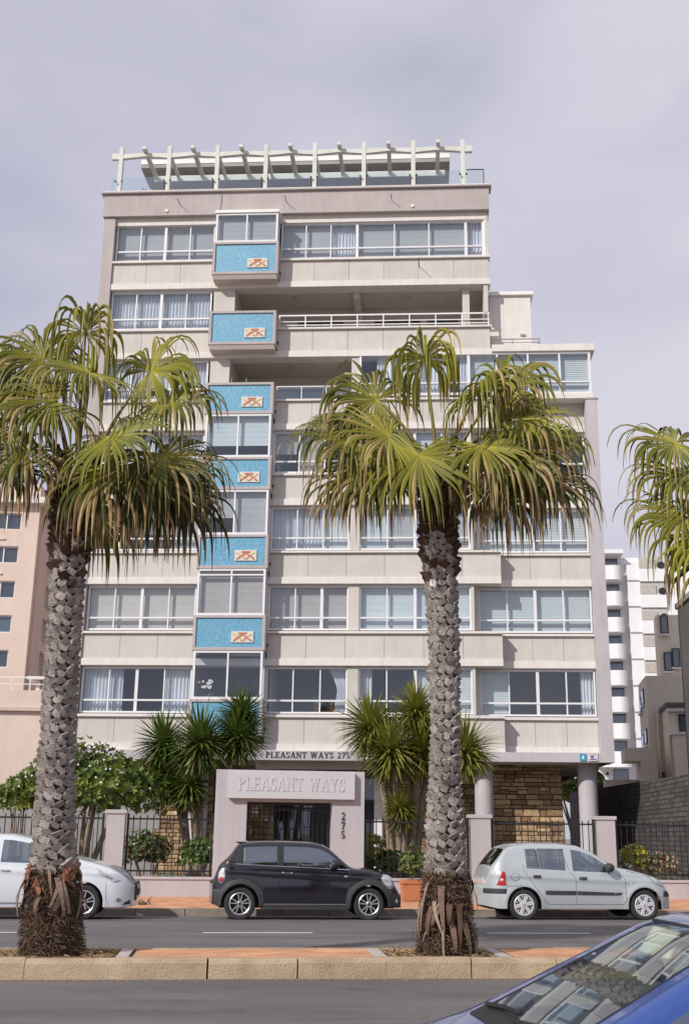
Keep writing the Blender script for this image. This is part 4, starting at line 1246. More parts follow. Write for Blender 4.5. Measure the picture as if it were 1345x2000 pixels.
    for i in range(46):                            # old leaf bases and dark fibre under the crown
        th = rg.uniform(0, 6.283); z = ztop-rg.uniform(-.28, .55)
        rr = max(.08, top*(1-.5*max(0, z-ztop)/.3))
        d = Vector((math.cos(th), math.sin(th), 0)); q = Vector((C.x, C.y, z))+d*(rr-.05)-org
        tip = q+d*rg.uniform(.06, .22)+Vector((0, 0, rg.uniform(.12, .34)))
        MB().tube([q, q.lerp(tip, .5)+d*.02, tip], [.035, .026, rg.uniform(.006, .016)], 5).build('leaf_base', M['stub'], root)
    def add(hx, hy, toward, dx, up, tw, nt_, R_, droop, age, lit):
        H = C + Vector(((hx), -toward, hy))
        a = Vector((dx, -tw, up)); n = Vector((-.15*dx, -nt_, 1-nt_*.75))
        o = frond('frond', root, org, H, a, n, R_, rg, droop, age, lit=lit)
        base = Vector((C.x+hx*.10, C.y-toward*.10, ztop-.05+rg.uniform(-.12, .1)))
        mid = base.lerp(H, .5)+Vector((0, 0, .16+.12*abs(hx)))
        P_ = []
        for k in range(9):
            f = k/8; P_.append(((1-f)**2*base + 2*f*(1-f)*mid + f*f*H)-org)
        pm = MB().tube(P_, [.030-.017*k/8 for k in range(9)], 6)
        pm.c = [mixc((.16, .09, .03), (.34, .33, .08), (i//6)/8) for i in range(len(pm.v))]
        pm.build('petiole', M['frond'], o, smooth=True)
    for fd in fronds:
        x, y = fd[0], fd[1]
        add((x-crown_px[0])/sk, (crown_px[1]-y)/sk*1.02, *fd[2:])
    for i in range(n_back):
        th = R(rg.uniform(10, 170)); e = rg.uniform(-.75, .85)
        l = rg.uniform(.75, 1.05)
        add(l*math.cos(th)*math.cos(e*.7), l*math.sin(e)*.9, -l*math.sin(th)*.8, math.cos(th)*.9, e*.5-.1, -math.sin(th)*.7, rg.uniform(-.1, .35), rg.uniform(.85, 1.1), rg.uniform(.9, 1.4), rg.uniform(.2, .8), rg.uniform(.1, .5))
    return root

# (hub x, hub y in the photo; toward camera m; axis right, up, toward; facing; radius; droop; age; sunlit tone)
crown_px = (150, 905)
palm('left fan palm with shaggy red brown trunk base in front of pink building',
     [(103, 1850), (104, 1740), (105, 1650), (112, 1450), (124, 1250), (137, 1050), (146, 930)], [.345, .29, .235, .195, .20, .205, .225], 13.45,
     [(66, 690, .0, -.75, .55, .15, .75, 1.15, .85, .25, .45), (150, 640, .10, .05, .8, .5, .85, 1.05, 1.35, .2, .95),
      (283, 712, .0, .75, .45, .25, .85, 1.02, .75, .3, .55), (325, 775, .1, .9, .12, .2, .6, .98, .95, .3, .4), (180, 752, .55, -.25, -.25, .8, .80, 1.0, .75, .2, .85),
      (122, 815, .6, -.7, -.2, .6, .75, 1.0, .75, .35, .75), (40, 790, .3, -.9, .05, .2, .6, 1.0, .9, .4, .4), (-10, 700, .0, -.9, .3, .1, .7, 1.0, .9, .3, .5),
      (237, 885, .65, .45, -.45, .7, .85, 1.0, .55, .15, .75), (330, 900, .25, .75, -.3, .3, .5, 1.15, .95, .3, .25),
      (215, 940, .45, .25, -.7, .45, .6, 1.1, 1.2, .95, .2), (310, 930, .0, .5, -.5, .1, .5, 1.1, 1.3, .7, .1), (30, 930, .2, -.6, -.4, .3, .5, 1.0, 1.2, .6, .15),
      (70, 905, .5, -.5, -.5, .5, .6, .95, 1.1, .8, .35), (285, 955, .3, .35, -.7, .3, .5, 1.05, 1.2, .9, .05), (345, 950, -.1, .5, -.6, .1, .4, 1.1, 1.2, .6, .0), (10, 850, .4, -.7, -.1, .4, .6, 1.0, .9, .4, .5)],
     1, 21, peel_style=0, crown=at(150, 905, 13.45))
crown_px = (860, 905)
palm('middle fan palm with pale boots in front of the apartment block centre',
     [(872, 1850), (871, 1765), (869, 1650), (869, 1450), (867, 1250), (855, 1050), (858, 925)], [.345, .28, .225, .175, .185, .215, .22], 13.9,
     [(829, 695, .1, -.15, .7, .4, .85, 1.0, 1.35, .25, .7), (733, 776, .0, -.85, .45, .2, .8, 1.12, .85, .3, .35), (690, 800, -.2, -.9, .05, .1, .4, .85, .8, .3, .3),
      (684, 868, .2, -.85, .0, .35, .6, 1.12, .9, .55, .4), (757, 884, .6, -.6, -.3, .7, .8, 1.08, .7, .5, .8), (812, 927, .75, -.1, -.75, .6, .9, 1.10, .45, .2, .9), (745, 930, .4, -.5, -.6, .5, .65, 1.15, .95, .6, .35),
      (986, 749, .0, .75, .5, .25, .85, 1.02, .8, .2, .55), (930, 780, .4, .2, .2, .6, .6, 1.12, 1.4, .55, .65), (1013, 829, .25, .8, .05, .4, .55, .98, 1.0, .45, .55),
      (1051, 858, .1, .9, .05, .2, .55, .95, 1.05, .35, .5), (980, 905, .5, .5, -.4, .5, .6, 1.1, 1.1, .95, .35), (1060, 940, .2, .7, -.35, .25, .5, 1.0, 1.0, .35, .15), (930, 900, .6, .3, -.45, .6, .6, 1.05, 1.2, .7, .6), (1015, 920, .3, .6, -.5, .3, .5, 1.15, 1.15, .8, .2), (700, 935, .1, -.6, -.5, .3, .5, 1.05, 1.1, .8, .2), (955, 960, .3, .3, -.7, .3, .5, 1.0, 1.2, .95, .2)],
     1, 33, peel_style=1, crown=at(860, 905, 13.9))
crown_px = (1470, 985)
palm('rightmost fan palm whose fronds enter at the right edge',
     [(1570, 1850), (1560, 1650), (1540, 1450), (1522, 1250), (1482, 1050), (1472, 960)], [.36, .26, .23, .23, .25, .25], 14.4,
     [(1322, 868, .1, -.9, .15, .2, .6, 1.05, .85, .2, .6), (1335, 935, .1, -.9, .1, .2, .55, 1.1, .85, .25, .5), (1318, 1022, .3, -.85, -.1, .4, .6, 1.05, .8, .25, .6), (1345, 1070, .5, -.6, -.4, .5, .7, 1.15, .8, .4, .65),
      (1400, 1000, .6, -.5, -.2, .7, .8, 1.0, .9, .3, .6), (1420, 880, .2, -.4, .5, .4, .8, 1.0, 1.1, .2, .6), (1390, 1090, .2, -.5, -.6, .3, .5, 1.1, 1.2, .8, .2), (1500, 850, .2, .1, .7, .4, .8, 1.0, 1.2, .2, .6), (1600, 900, .2, .8, .3, .3, .7, 1.0, 1.0, .3, .5)],
     2, 45, boots=False, crown=at(1470, 985, 14.4))

# ================================================================ yuccas, shrubs and bedding behind the fence
def rosette_mesh(name, rg, n, L_, w, mat, c_in, c_out, low=-.9, curve=.25, dead=.12):
    mb = MB()
    for i in range(n):
        f = i/n; el = math.asin(1-(1-low)*f*.98) if False else math.asin(max(-1, min(1, 1-(1-low)*f)))
        th = i*2.39996+rg.uniform(-.2, .2)
        d = Vector((math.cos(th)*math.cos(el), math.sin(th)*math.cos(el), math.sin(el)))
        s = d.cross(Vector((0, 0, 1)))
        s = s.normalized() if s.length > .05 else Vector((1, 0, 0))
        l = L_*rg.uniform(.8, 1.12); p = d*.03; m_ = 5
        dd = rg.random() < dead and f > .7
        tone = rg.uniform(.75, 1.25)
        for k in range(m_+1):
            t = k/m_
            ww = w*(.55+.45*math.sin(min(1, t*1.6)*1.57))*(1-t**2.2)+.001
            up = s.cross(d).normalized()
            b = len(mb.v)
            mb.v += [tuple(p-s*ww), tuple(p-up*ww*.35), tuple(p+s*ww)]
            c = mixc(c_in, c_out, t) if not dd else (.30, .23, .13)
            c = tuple(x*tone for x in c); mb.c += [tuple(x*1.25 for x in c), c, tuple(x*1.25 for x in c)]
            if k:
                for q in (0, 1): mb.f.append([b-3+q, b-2+q, b+1+q, b+q]); mb.m.append(0)
            d = (d+Vector((0, 0, -1))*curve*(.12+.3*t)*(1 if f > .15 else .3)).normalized(); p = p+d*(l/m_)
    return mb.mesh(name, mat)
YM = [rosette_mesh('rosette', random.Random(60+i), 210, .78, .033, M['yucca'], (.14, .175, .032), (.06, .10, .022), -.85) for i in range(3)]
YM2 = [rosette_mesh('rosette', random.Random(70+i), 210, .80, .033, M['yucca'], (.27, .265, .05), (.15, .17, .035), -.85) for i in range(3)]
def yucca(label, base_px, Y, heads, mes, seed):
    rg = random.Random(seed); b0 = at(*base_px, Y); b0.z = .08
    root = tag(empty('yucca_plant', b0), label, 'yucca', 'yuccas behind the fence')
    for i, (x, y, dy, sc, bx) in enumerate(heads):
        h = at(x, y, Y+dy)-b0
        foot = Vector((bx+rg.uniform(-.05, .05), rg.uniform(-.1, .15), 0)); mid = foot.lerp(h, .5)+Vector((-h.x*.22, 0, .15))
        P_ = [(1-f)**2*foot+2*f*(1-f)*mid+f*f*h for f in [k/9 for k in range(10)]]
        P_ = [p+Vector((rg.uniform(-.012, .012), rg.uniform(-.012, .012), 0)) for p in P_]
        st = MB().tube(P_, [.115*(1-.4*k/9)*rg.uniform(.9, 1.12) for k in range(10)], 9).build('stem', M['bark'], root, smooth=True)
        link_copy(mes[i % 3], 'rosette', root, h, (rg.uniform(-.25, .25), rg.uniform(-.25, .25), rg.uniform(0, 6)), (sc*1.38, sc*1.38, sc*1.32))
        link_copy(mes[(i+1) % 3], 'rosette', root, h-Vector((0, 0, .28)), (rg.uniform(-.2, .2)+math.pi*.0, rg.uniform(-.2, .2), rg.uniform(0, 6)), (sc*1.15, sc*1.15, sc*1.0))
yucca('multi stemmed dark green yucca left of the entrance portal', (392, 1690), 30.9,
      [(320, 1450, .3, .92, -.18), (392, 1448, -.2, 1.08, 0), (472, 1395, .4, .80, .18), (466, 1436, .1, .98, .2), (326, 1508, .2, .88, -.2), (370, 1530, -.3, .85, -.1)], YM, 3)
yucca('multi stemmed yellow green yucca right of the entrance portal', (788, 1690), 30.9,
      [(726, 1420, .2, .98, -.25), (765, 1462, -.3, 1.05, -.1), (812, 1385, .4, .85, .15), (822, 1465, .1, 1.0, .2), (908, 1462, .2, 1.0, .4), (783, 1578, -.2, .62, 0), (850, 1430, .6, .9, .3)], YM2, 4)

def leafy(mb, rg, c, r, n, L_, w, cols, shell=.45, clump=6, up=.35):
    """rosettes of small leaves spread through an uneven ellipsoid"""
    bumps = [(Vector((rg.gauss(0, 1), rg.gauss(0, 1), rg.gauss(0, 1))).normalized(), rg.uniform(.10, .30)) for _ in range(14)]
    for i in range(n):
        d = Vector((rg.gauss(0, 1), rg.gauss(0, 1), rg.gauss(0, 1))).normalized()
        if d.z < -.55: continue
        k = .78+sum(a*max(0, d.dot(v))**6 for v, a in bumps)
        f = (shell+(1-shell)*rg.random()**.6)*k
        p = Vector((c[0]+d.x*r[0]*f, c[1]+d.y*r[1]*f, c[2]+d.z*r[2]*f))
        ax_ = (d+Vector((rg.uniform(-.6, .6), rg.uniform(-.6, .6), rg.uniform(-.2, .6)))).normalized()
        t1 = ax_.cross(Vector((.3, .5, .8))).normalized(); t2 = ax_.cross(t1)
        col0 = mixc(rg.choice(cols), rg.choice(cols), rg.random())
        for q in range(clump):
            a = q*6.283/clump+rg.uniform(-.3, .3)
            e = (t1*math.cos(a)+t2*math.sin(a))*(1-up)+ax_*(up+rg.uniform(-.1, .35))
            e.normalize(); s = e.cross(ax_)
            if s.length < .05: continue
            s.normalize(); l = L_*rg.uniform(.7, 1.2); ww = w*rg.uniform(.8, 1.2)
            b = len(mb.v); m_ = p+e*l*.55-ax_*l*.04
            mb.v += [tuple(p), tuple(m_+s*ww), tuple(p+e*l-ax_*l*.12), tuple(m_-s*ww)]
            cc = tuple(x*rg.uniform(.8, 1.2) for x in col0); mb.c += [cc]*4
            mb.f.append([b, b+1, b+2, b+3]); mb.m.append(0)

def shrub(name, label, px, Y, r, n, L_, w, cols, seed, group='shrubs behind the fence', zc=None, stem=True, cat='shrub', clump=6, flowers=None):
    rg = random.Random(seed); p = at(*px, Y); base = Vector((p.x, p.y, .08))
    root = tag(empty(name, base), label, cat, group)
    c = (0, 0, (p.z-.08) if zc is None else zc)
    mb = MB(); leafy(mb, rg, c, r, n, L_, w, cols, clump=clump)
    fo = mb.build('foliage', M['leaf'], root)
    if stem:
        sm = MB()
        for i in range(7):
            a = rg.uniform(0, 6.283); q = Vector((c[0]+r[0]*.65*math.cos(a), r[1]*.65*math.sin(a), c[2]+r[2]*rg.uniform(-.2, .4)))
            st = Vector((.08*math.cos(a), .08*math.sin(a), 0))
            sm.tube([st, st.lerp(q, .45)+Vector((0, 0, .1*c[2])), q], [.05*max(.35, r[0]), .035*max(.35, r[0]), .012], 6)
        sm.build('branches', M['bark'], root, smooth=True)
    if flowers:
        fm = MB()
        for i in range(flowers[0]):
            d = Vector((rg.gauss(0, 1), -abs(rg.gauss(0, 1)), abs(rg.gauss(0, 1)))).normalized()
            q = Vector((d.x*r[0]*1.02, d.y*r[1]*1.02, c[2]+d.z*r[2]*1.02))
            for k in range(4):
                a = k*1.57; e = Vector((math.cos(a), -.3, math.sin(a)))*.03; s = Vector((-math.sin(a), 0, math.cos(a)))*.014
                fm.face([q, q+e*.6+s, q+e, q+e*.6-s])
        fm.build('blossom', plain('blossom_'+str(seed), flowers[1], .6), root)['kind'] = 'stuff'
    return root
CG = [(.09, .14, .022), (.16, .22, .035), (.055, .09, .018), (.24, .29, .055)]
shrub('frangipani_shrub', 'large glossy rounded shrub behind left palm trunk', (168, 1540), 30.6, (1.85, 1.35, .98), 2300, .16, .034, CG, 5, flowers=(40, (.75, .72, .66)))
shrub('frangipani_shrub', 'smaller glossy shrub showing at the left of left palm trunk', (52, 1556), 30.8, (.70, .6, .55), 480, .16, .034, CG, 6, stem=True)
shrub('bedding_shrub', 'dark leafy shrub behind fence beside left pillar', (290, 1662), 29.6, (.62, .5, .50), 420, .10, .03, [(.05, .09, .02), (.10, .15, .04), (.20, .13, .05)], 7)
shrub('bedding_shrub', 'bright green shrub behind fence left of entrance portal', (385, 1668), 29.5, (.50, .4, .46), 360, .09, .03, [(.10, .17, .03), (.20, .27, .05), (.07, .12, .03)], 8)
shrub('bedding_shrub', 'low yellow green shrub right of entrance portal behind fence', (727, 1660), 29.6, (.28, .4, .42), 200, .09, .03, [(.26, .30, .05), (.16, .22, .04), (.36, .36, .08)], 9)
shrub('bedding_shrub', 'dark low shrub behind fence below the right yucca', (765, 1690), 29.4, (.80, .4, .38), 460, .10, .03, [(.06, .10, .025), (.12, .17, .04), (.04, .07, .02)], 10)
shrub('bedding_shrub', 'bright yellow leaved shrub behind far right fence', (1238, 1680), 29.9, (.40, .38, .42), 260, .10, .035, [(.42, .40, .05), (.33, .34, .05), (.24, .28, .05)], 12)
shrub('bedding_shrub', 'straggly green and rust shrub right of yellow shrub', (1290, 1692), 29.8, (.42, .35, .34), 190, .08, .022, [(.14, .19, .05), (.22, .18, .06), (.30, .20, .09)], 13, flowers=(20, (.6, .35, .3)))
shrub('bedding_shrub', 'pale flowering shrub behind fence by the last pillar', (1208, 1700), 29.7, (.34, .35, .28), 140, .08, .022, [(.16, .21, .07), (.10, .14, .05)], 14, flowers=(25, (.6, .58, .6)))
SU = [rosette_mesh('rosette', random.Random(80+i), 60, .26, .016, M['yucca'], (.13, .19, .16), (.24, .32, .30), .0, .1, 0) for i in range(2)]
for i in range(13):
    rg = random.Random(90+i); p = at(312+5.2*i, 1698+rg.uniform(-4, 4), 29.1+rg.uniform(0, .6)); p.z = .12
    o = link_copy(SU[i % 2], 'blue_succulent', None, p, (0, 0, i*1.3), (1.15, 1.15, rg.uniform(1.2, 1.9)))
    tag(o, 'spiky blue grey succulent in the bed behind the left fence', 'succulent', 'blue grey succulents in the bed')

def pot_plant(label, s, t, seed):
    p = S(s, t, .058); rg = random.Random(seed)
    root = tag(empty('potted_shrub', p, SYAW), label, 'potted plant', 'terracotta pots on the pavement')
    pb = MB()
    pr = [(.20, 0), (.235, .36), (.26, .37), (.26, .46), (.225, .46), (.20, .38)]
    b = len(pb.v)
    for r_, h in pr:                                   # square tapered pot
        for sx, sy in ((-1, -1), (1, -1), (1, 1), (-1, 1)): pb.v.append((sx*r_, sy*r_, h))
    for i in range(len(pr)-1):
        for k in range(4):
            j = (k+1) % 4; pb.f.append([b+i*4+k, b+i*4+j, b+i*4+4+j, b+i*4+4+k]); pb.m.append(0)
    pb.f.append([b+(len(pr)-1)*4+k for k in range(4)]); pb.m.append(0)
    pb.build('pot', M['terracotta'], root, bevel=.008)
    mb = MB(); leafy(mb, rg, (0, 0, .82), (.36, .36, .42), 330, .065, .02, [(.06, .10, .025), (.12, .17, .04), (.16, .19, .07)], shell=.3)
    mb.build('foliage', M['leaf'], root)
    sm = MB()
    for i in range(5): sm.tube([(0, 0, .38), (rg.uniform(-.05, .05), rg.uniform(-.05, .05), .6), (rg.uniform(-.25, .25), rg.uniform(-.25, .25), .95)], [.018, .012, .006], 5)
    sm.build('branches', M['bark'], root)
pot_plant('round clipped shrub in a terracotta pot left of the right palm', 4.42, 27.3, 1)
pot_plant('shrub in a terracotta pot cut by the right picture edge', 11.85, 27.4, 2)
# ================================================================ cars
def paint(name, col, metal=0.3, rough=0.32, coat=0.9):
    mt, n, b = new_mat(name)
    N, K = n.nodes, n.links.new
    geo = N.new('ShaderNodeNewGeometry')
    a = N.new('ShaderNodeTexNoise'); a.inputs['Scale'].default_value = 2.5; a.inputs['Detail'].default_value = 6
    K(geo.outputs['Position'], a.inputs['Vector'])
    mr = N.new('ShaderNodeMapRange'); mr.inputs['From Min'].default_value = .3; mr.inputs['From Max'].default_value = .7
    mr.inputs['To Min'].default_value = rough-.05; mr.inputs['To Max'].default_value = rough+.14
    K(a.outputs['Fac'], mr.inputs['Value']); K(mr.outputs['Result'], b.inputs['Roughness'])
    b.inputs['Base Color'].default_value = (*col, 1)
    b.inputs['Metallic'].default_value = metal
    b.inputs['Coat Weight'].default_value = coat; b.inputs['Coat Roughness'].default_value = .05
    return mt
M['car_glass'] = glass_mat('car_glass', (0.60, 0.68, 0.66), 0.28)
M['screen_glass'] = glass_mat('windscreen_glass', (0.76, 0.84, 0.79), 0.07)
M['tyre'] = rough_mat('tyre_rubber', (0.020, 0.019, 0.019), (0.040, 0.037, 0.036), 20, .85, .2, 60)
M['rim'] = plain('rim_alloy', (.52, .52, .54), .32, .75)
M['hubcap'] = plain('hubcap_silver', (.60, .60, .63), .38, .3)
M['trim'] = plain('grey_black_plastic', (.035, .036, .038), .6)
M['chrome'] = plain('chrome', (.75, .75, .77), .12, 1.0)
M['red_lens'] = plain('red_lens', (.42, .02, .025), .15, coat=.8)
M['clear_lens'] = plain('clear_lens', (.55, .58, .62), .12, .35, coat=1.0)
M['white_lens'] = plain('white_lens', (.66, .63, .62), .15, coat=.8)
M['seat'] = rough_mat('seat_fabric', (.05, .05, .055), (.08, .08, .085), 10, .9, .2, 50)
M['seam'] = plain('panel_gap', (.006, .006, .007), .9)
M['dash'] = plain('dashboard', (.03, .032, .034), .7)

def interp(pts, x):
    if x <= pts[0][0]: return pts[0][1]
    for (a, za), (b, zb) in zip(pts, pts[1:]):
        if x <= b: return za+(zb-za)*(x-a)/(b-a) if b > a else zb
    return pts[-1][1]
def smooth_fn(pts, k=.045):
    return lambda x: sum(interp(pts, x+d)*w for d, w in ((-k, .2), (-k/2, .2), (0, .2), (k/2, .2), (k, .2)))

class Car:
    def __init__(s, root, L_, W, prof, belt, wheels, Rw, arch, sill, body_mat, pillar=.075, roofw=.70, zshield=None, shoulder=.055, crown=.035):
        s.root, s.L, s.W, s.wheels, s.Rw, s.arch, s.sill, s.pillar, s.roofw = root, L_, W, wheels, Rw, arch, sill, pillar, roofw
        s.raw = prof; s.top = smooth_fn(prof, .05); s.belt = lambda x: interp(belt, x)
        s.zmax = max(z for _, z in prof); s.mat = body_mat; s.shoulder = shoulder; s.crown = crown
    def plan(s, x):
        d = min(x, s.L-x)
        e = .42
        k = 1.0
        if d < e: k -= (getattr(s, 'tail', .20) if x < s.L/2 else .20)*(1-max(0, d)/e)**2.2
        return s.W*k
    def w(s, x, z):
        zb = s.belt(x); W = s.plan(x); zt = s.top(x)
        if z <= zb:
            f = (z-.52)/.5
            v = W*(1-(.055 if f < 0 else .05)*f*f*(1.3 if f < 0 else 1))
            v += .012*math.exp(-((z-(zb-.13))/.05)**2)         # shoulder crease
        else:
            f = (z-zb)/max(.2, s.zmax-zb)
            vb = W*.955
            v = vb - (W*.955-W*s.roofw)*f**1.15
        r = s.shoulder
        if z > zt-r:
            q = min(1.0, (z-(zt-r))/r); v -= r*.9*(1-math.sqrt(max(0, 1-q*q)))
        for xc in s.wheels:                                    # slight swell over the wheels
            d = math.hypot(x-xc, z-s.Rw)
            v += .022*math.exp(-((d-s.arch-.02)/.07)**2)
        return v
    def zlo(s, x):
        z = s.sill + .05*max(0, (.25-x)/.25) + .0
        for xc in s.wheels:
            d = abs(x-xc)
            if d < s.arch: z = max(z, s.Rw+math.sqrt(s.arch**2-d*d)-.0)
        return z
    def build(s, side_windows, screen, rear=None, glass='car_glass', screen_mat='screen_glass', nx=190):
        """side_windows: (x0, x1) ranges; screen: (x base, x top) of the windscreen; rear: the same for the rear window"""
        xs = {round(s.L*(i/nx), 4) for i in range(nx+1)}
        for a, b in side_windows: xs |= {a, b}
        for a, b in [q for q in (screen, rear) if q]: xs |= {a, b}
        for xc in s.wheels: xs |= {xc-s.arch-.002, xc-s.arch+.003, xc+s.arch-.003, xc+s.arch+.002, xc-s.arch*.985, xc+s.arch*.985}
        xs = sorted(x for x in xs if 0 <= x <= s.L)
        m1, m2, m3 = 22, 9, 5
        body = MB(); panes = [MB() for _ in side_windows]
        for sg in (-1, 1):
            cols = []
            for x in xs:
                zl, zt, zb = s.zlo(x), s.top(x), s.belt(x)+.015
                wt = zt-s.pillar
                if wt <= zb+.01:
                    zb2 = zl+(zt-zl)*m1/(m1+m2+m3); wt2 = zl+(zt-zl)*(m1+m2)/(m1+m2+m3)
                    f = max(0.0, min(1.0, (zb+.01-wt)/.12)); zb = zb*(1-f)+zb2*f if zb < zt-.03 else zb2
                    wt = max(zb+.004, min(zt-.012, (zb+.006)*(1-f)+wt2*f))
                zz = [zl+(zb-zl)*j/m1 for j in range(m1)]+[zb+(wt-zb)*j/m2 for j in range(m2)]+[wt+(zt-wt)*j/m3 for j in range(m3+1)]
                cols.append([(x, sg*s.w(x, z), z) for z in zz])
            for i in range(len(xs)-1):
                xm = (xs[i]+xs[i+1])/2
                hit = next((k for k, (a, b) in enumerate(side_windows) if a <= xm <= b), None)
                for j in range(m1+m2+m3):
                    q = [cols[i][j], cols[i+1][j], cols[i+1][j+1], cols[i][j+1]]
                    ok = hit is not None and m1 <= j < m1+m2 and (s.top(xm)-s.pillar) > s.belt(xm)+.03
                    (panes[hit] if ok else body).face(q, 0, flip=(sg > 0))
            if sg == -1: left = cols
            else: right = cols
        vs = [-1, -.93, -.87, -.82, -.6, -.3, 0, .3, .6, .82, .87, .93, 1]
        scr, rea = MB(), MB()
        def tp(x, v):
            zt = s.top(x); w = s.w(x, zt)
            return (x, v*w, zt+s.crown*(1-v*v))
        for i in range(len(xs)-1):
            xm = (xs[i]+xs[i+1])/2
            for a, b in zip(vs, vs[1:]):
                q = [tp(xs[i], a), tp(xs[i+1], a), tp(xs[i+1], b), tp(xs[i], b)]
                inside = abs((a+b)/2) < getattr(s, 'vin', .93)
                tgt = body
                if inside and screen and min(screen) <= xm <= max(screen): tgt = scr
                elif inside and rear and min(rear) <= xm <= max(rear) and abs((a+b)/2) < .88: tgt = rea
                tgt.face(q, 0)
        # nose and tail: close the ends with bulged strips
        for x, cl, cr, sgn in ((xs[0], left[0], right[0], -1), (xs[-1], left[-1], right[-1], 1)):
            for j in range(len(cl)-1):
                for a, b in zip(vs, vs[1:]):
                    def P(jj, v):
                        y = cl[jj][1]+(cr[jj][1]-cl[jj][1])*(v+1)/2
                        zc = s.crown*(1-v*v) if jj == len(cl)-1 else 0
                        return (x+sgn*.08*(1-v*v)*(0 if jj == len(cl)-1 else 1), y, cl[jj][2]+zc)
                    body.face([P(j, a), P(j, b), P(j+1, b), P(j+1, a)], 0, flip=(sgn < 0))
        # weld for smooth shading
        def fin(mb, name, mat, smooth=True):
            if not mb.f: return None
            o = mb.build(name, mat, s.root, smooth=smooth)
            import bmesh
            bm_ = bmesh.new(); bm_.from_mesh(o.data)
            bmesh.ops.remove_doubles(bm_, verts=bm_.verts, dist=.0006)
            bm_.to_mesh(o.data); bm_.free()
            o.data.polygons.foreach_set('use_smooth', [True]*len(o.data.polygons))
            return o
        s.body = fin(body, 'body', s.mat)
        for p in panes: fin(p, 'side_window', M[glass])
        fin(scr, 'windscreen', M[screen_mat]); fin(rea, 'rear_window', M[glass])
        # dark floor pan and wheel housings
        ub = MB().box(.12, s.L-.12, -s.W+.24, s.W-.24, s.sill-.02, s.sill+.10)
        for xc in s.wheels: ub.box(xc-s.arch+.01, xc+s.arch-.01, -s.W+.22, s.W-.22, s.sill-.02, s.Rw+s.arch*.75)
        ub.build('floor_pan', M['black'], s.root)
    def quad(s, name, c, mat, off=.006, n=8, side=(-1, 1), parent=None):
        """patch lying on the flank: four (x, z) corners"""
        for sg in side:
            mb = MB()
            def P(u, v):
                x = (c[0][0]*(1-u)+c[1][0]*u)*(1-v)+(c[3][0]*(1-u)+c[2][0]*u)*v
                z = (c[0][1]*(1-u)+c[1][1]*u)*(1-v)+(c[3][1]*(1-u)+c[2][1]*u)*v
                e = off*(1 if 0 < u < 1 and 0 < v < 1 else .25)
                return (x, sg*(s.w(x, min(z, s.top(x)))+e), z)
            for i in range(n):
                for j in range(n): mb.face([P(i/n, j/n), P((i+1)/n, j/n), P((i+1)/n, (j+1)/n), P(i/n, (j+1)/n)], 0, flip=(sg > 0))
            mb.build(name, mat, parent or s.root, smooth=True)
    def disc(s, name, x, z, rx, rz, mat, off=.006, side=(-1, 1), n=20, r0=0.0, a0=0, a1=360, parent=None, tilt=0):
        for sg in side:
            mb = MB(); rings = [r0+(1-r0)*k/3 for k in range(4)]
            def P(f, a):
                dx, dz = rx*f*math.cos(a), rz*f*math.sin(a)
                xx = x+dx*math.cos(tilt)-dz*math.sin(tilt); zz = z+dx*math.sin(tilt)+dz*math.cos(tilt)
                return (xx, sg*(s.w(xx, min(zz, s.top(xx)))+off*(1 if f < .99 or r0 else .2)), zz)
            for f0, f1 in zip(rings, rings[1:]):
                for k in range(n):
                    A, B = R(a0+(a1-a0)*k/n), R(a0+(a1-a0)*(k+1)/n)
                    mb.face([P(f0, A), P(f1, A), P(f1, B), P(f0, B)], 0, flip=(sg < 0))
            mb.build(name, mat, parent or s.root, smooth=True)
    def seam(s, pts, w=.007):
        """panel gap along a polyline of (x, z)"""
        for sg in (-1, 1):
            mb = MB()
            for (x0, z0), (x1, z1) in zip(pts, pts[1:]):
                l = math.hypot(x1-x0, z1-z0); nx, nz = -(z1-z0)/l*w/2, (x1-x0)/l*w/2; n = max(1, int(l/.05))
                for i in range(n):
                    q = []
                    for f, k in ((i/n, -1), ((i+1)/n, -1), ((i+1)/n, 1), (i/n, 1)):
                        x, z = x0+(x1-x0)*f+nx*k, z0+(z1-z0)*f+nz*k
                        q.append((x, sg*(s.w(x, min(z, s.top(x)))+.0015), z))
                    mb.face(q, 0, flip=(sg > 0))
            mb.build('panel_gap', M['seam'], s.root)
    def add_wheels(s, rim_fn, tw=.19, inset=.0):
        for xc in s.wheels:
            for sg in (-1, 1):
                y = sg*(s.plan(xc)-.035-inset)
                Rw = s.Rw; ri = Rw*.69
                mb = MB()
                prof = [(ri, 0), (ri+.012, .012), (Rw-.035, .016), (Rw-.010, .004), (Rw, -.02), (Rw, -tw+.03), (Rw-.012, -tw), (ri, -tw), (ri, 0)]
                mb.lathe([(r_, sg*h) for r_, h in prof], 40, axis='y')
                wh = mb.build('wheel', M['tyre'], s.root, smooth=True, loc=(xc, y, Rw))
                rim_fn(wh, ri, sg)
    def seats(s, xf, xr, zf=.32, mat='seat'):
        for x, yy in ((xf, .34), (xf, -.34), (xr, .34), (xr, -.34)):
            mb = MB(); k = .96 if x == xf else .94
            mb.prism([(x, zf), (x+.48, zf+.04), (x+.48, zf+.16), (x+.06, zf+.14), (x-.14, k-.12), (x-.24, k-.12)], yy-.23, yy+.23)
            mb.prism([(x-.16, k-.06), (x-.20, k+.14), (x-.28, k+.13), (x-.25, k-.07)], yy-.13, yy+.13)
            mb.prism([(x-.18, k-.13), (x-.19, k-.05), (x-.22, k-.05), (x-.22, k-.13)], yy-.05, yy+.05)
            mb.build('seat', M[mat], s.root, bevel=.03)
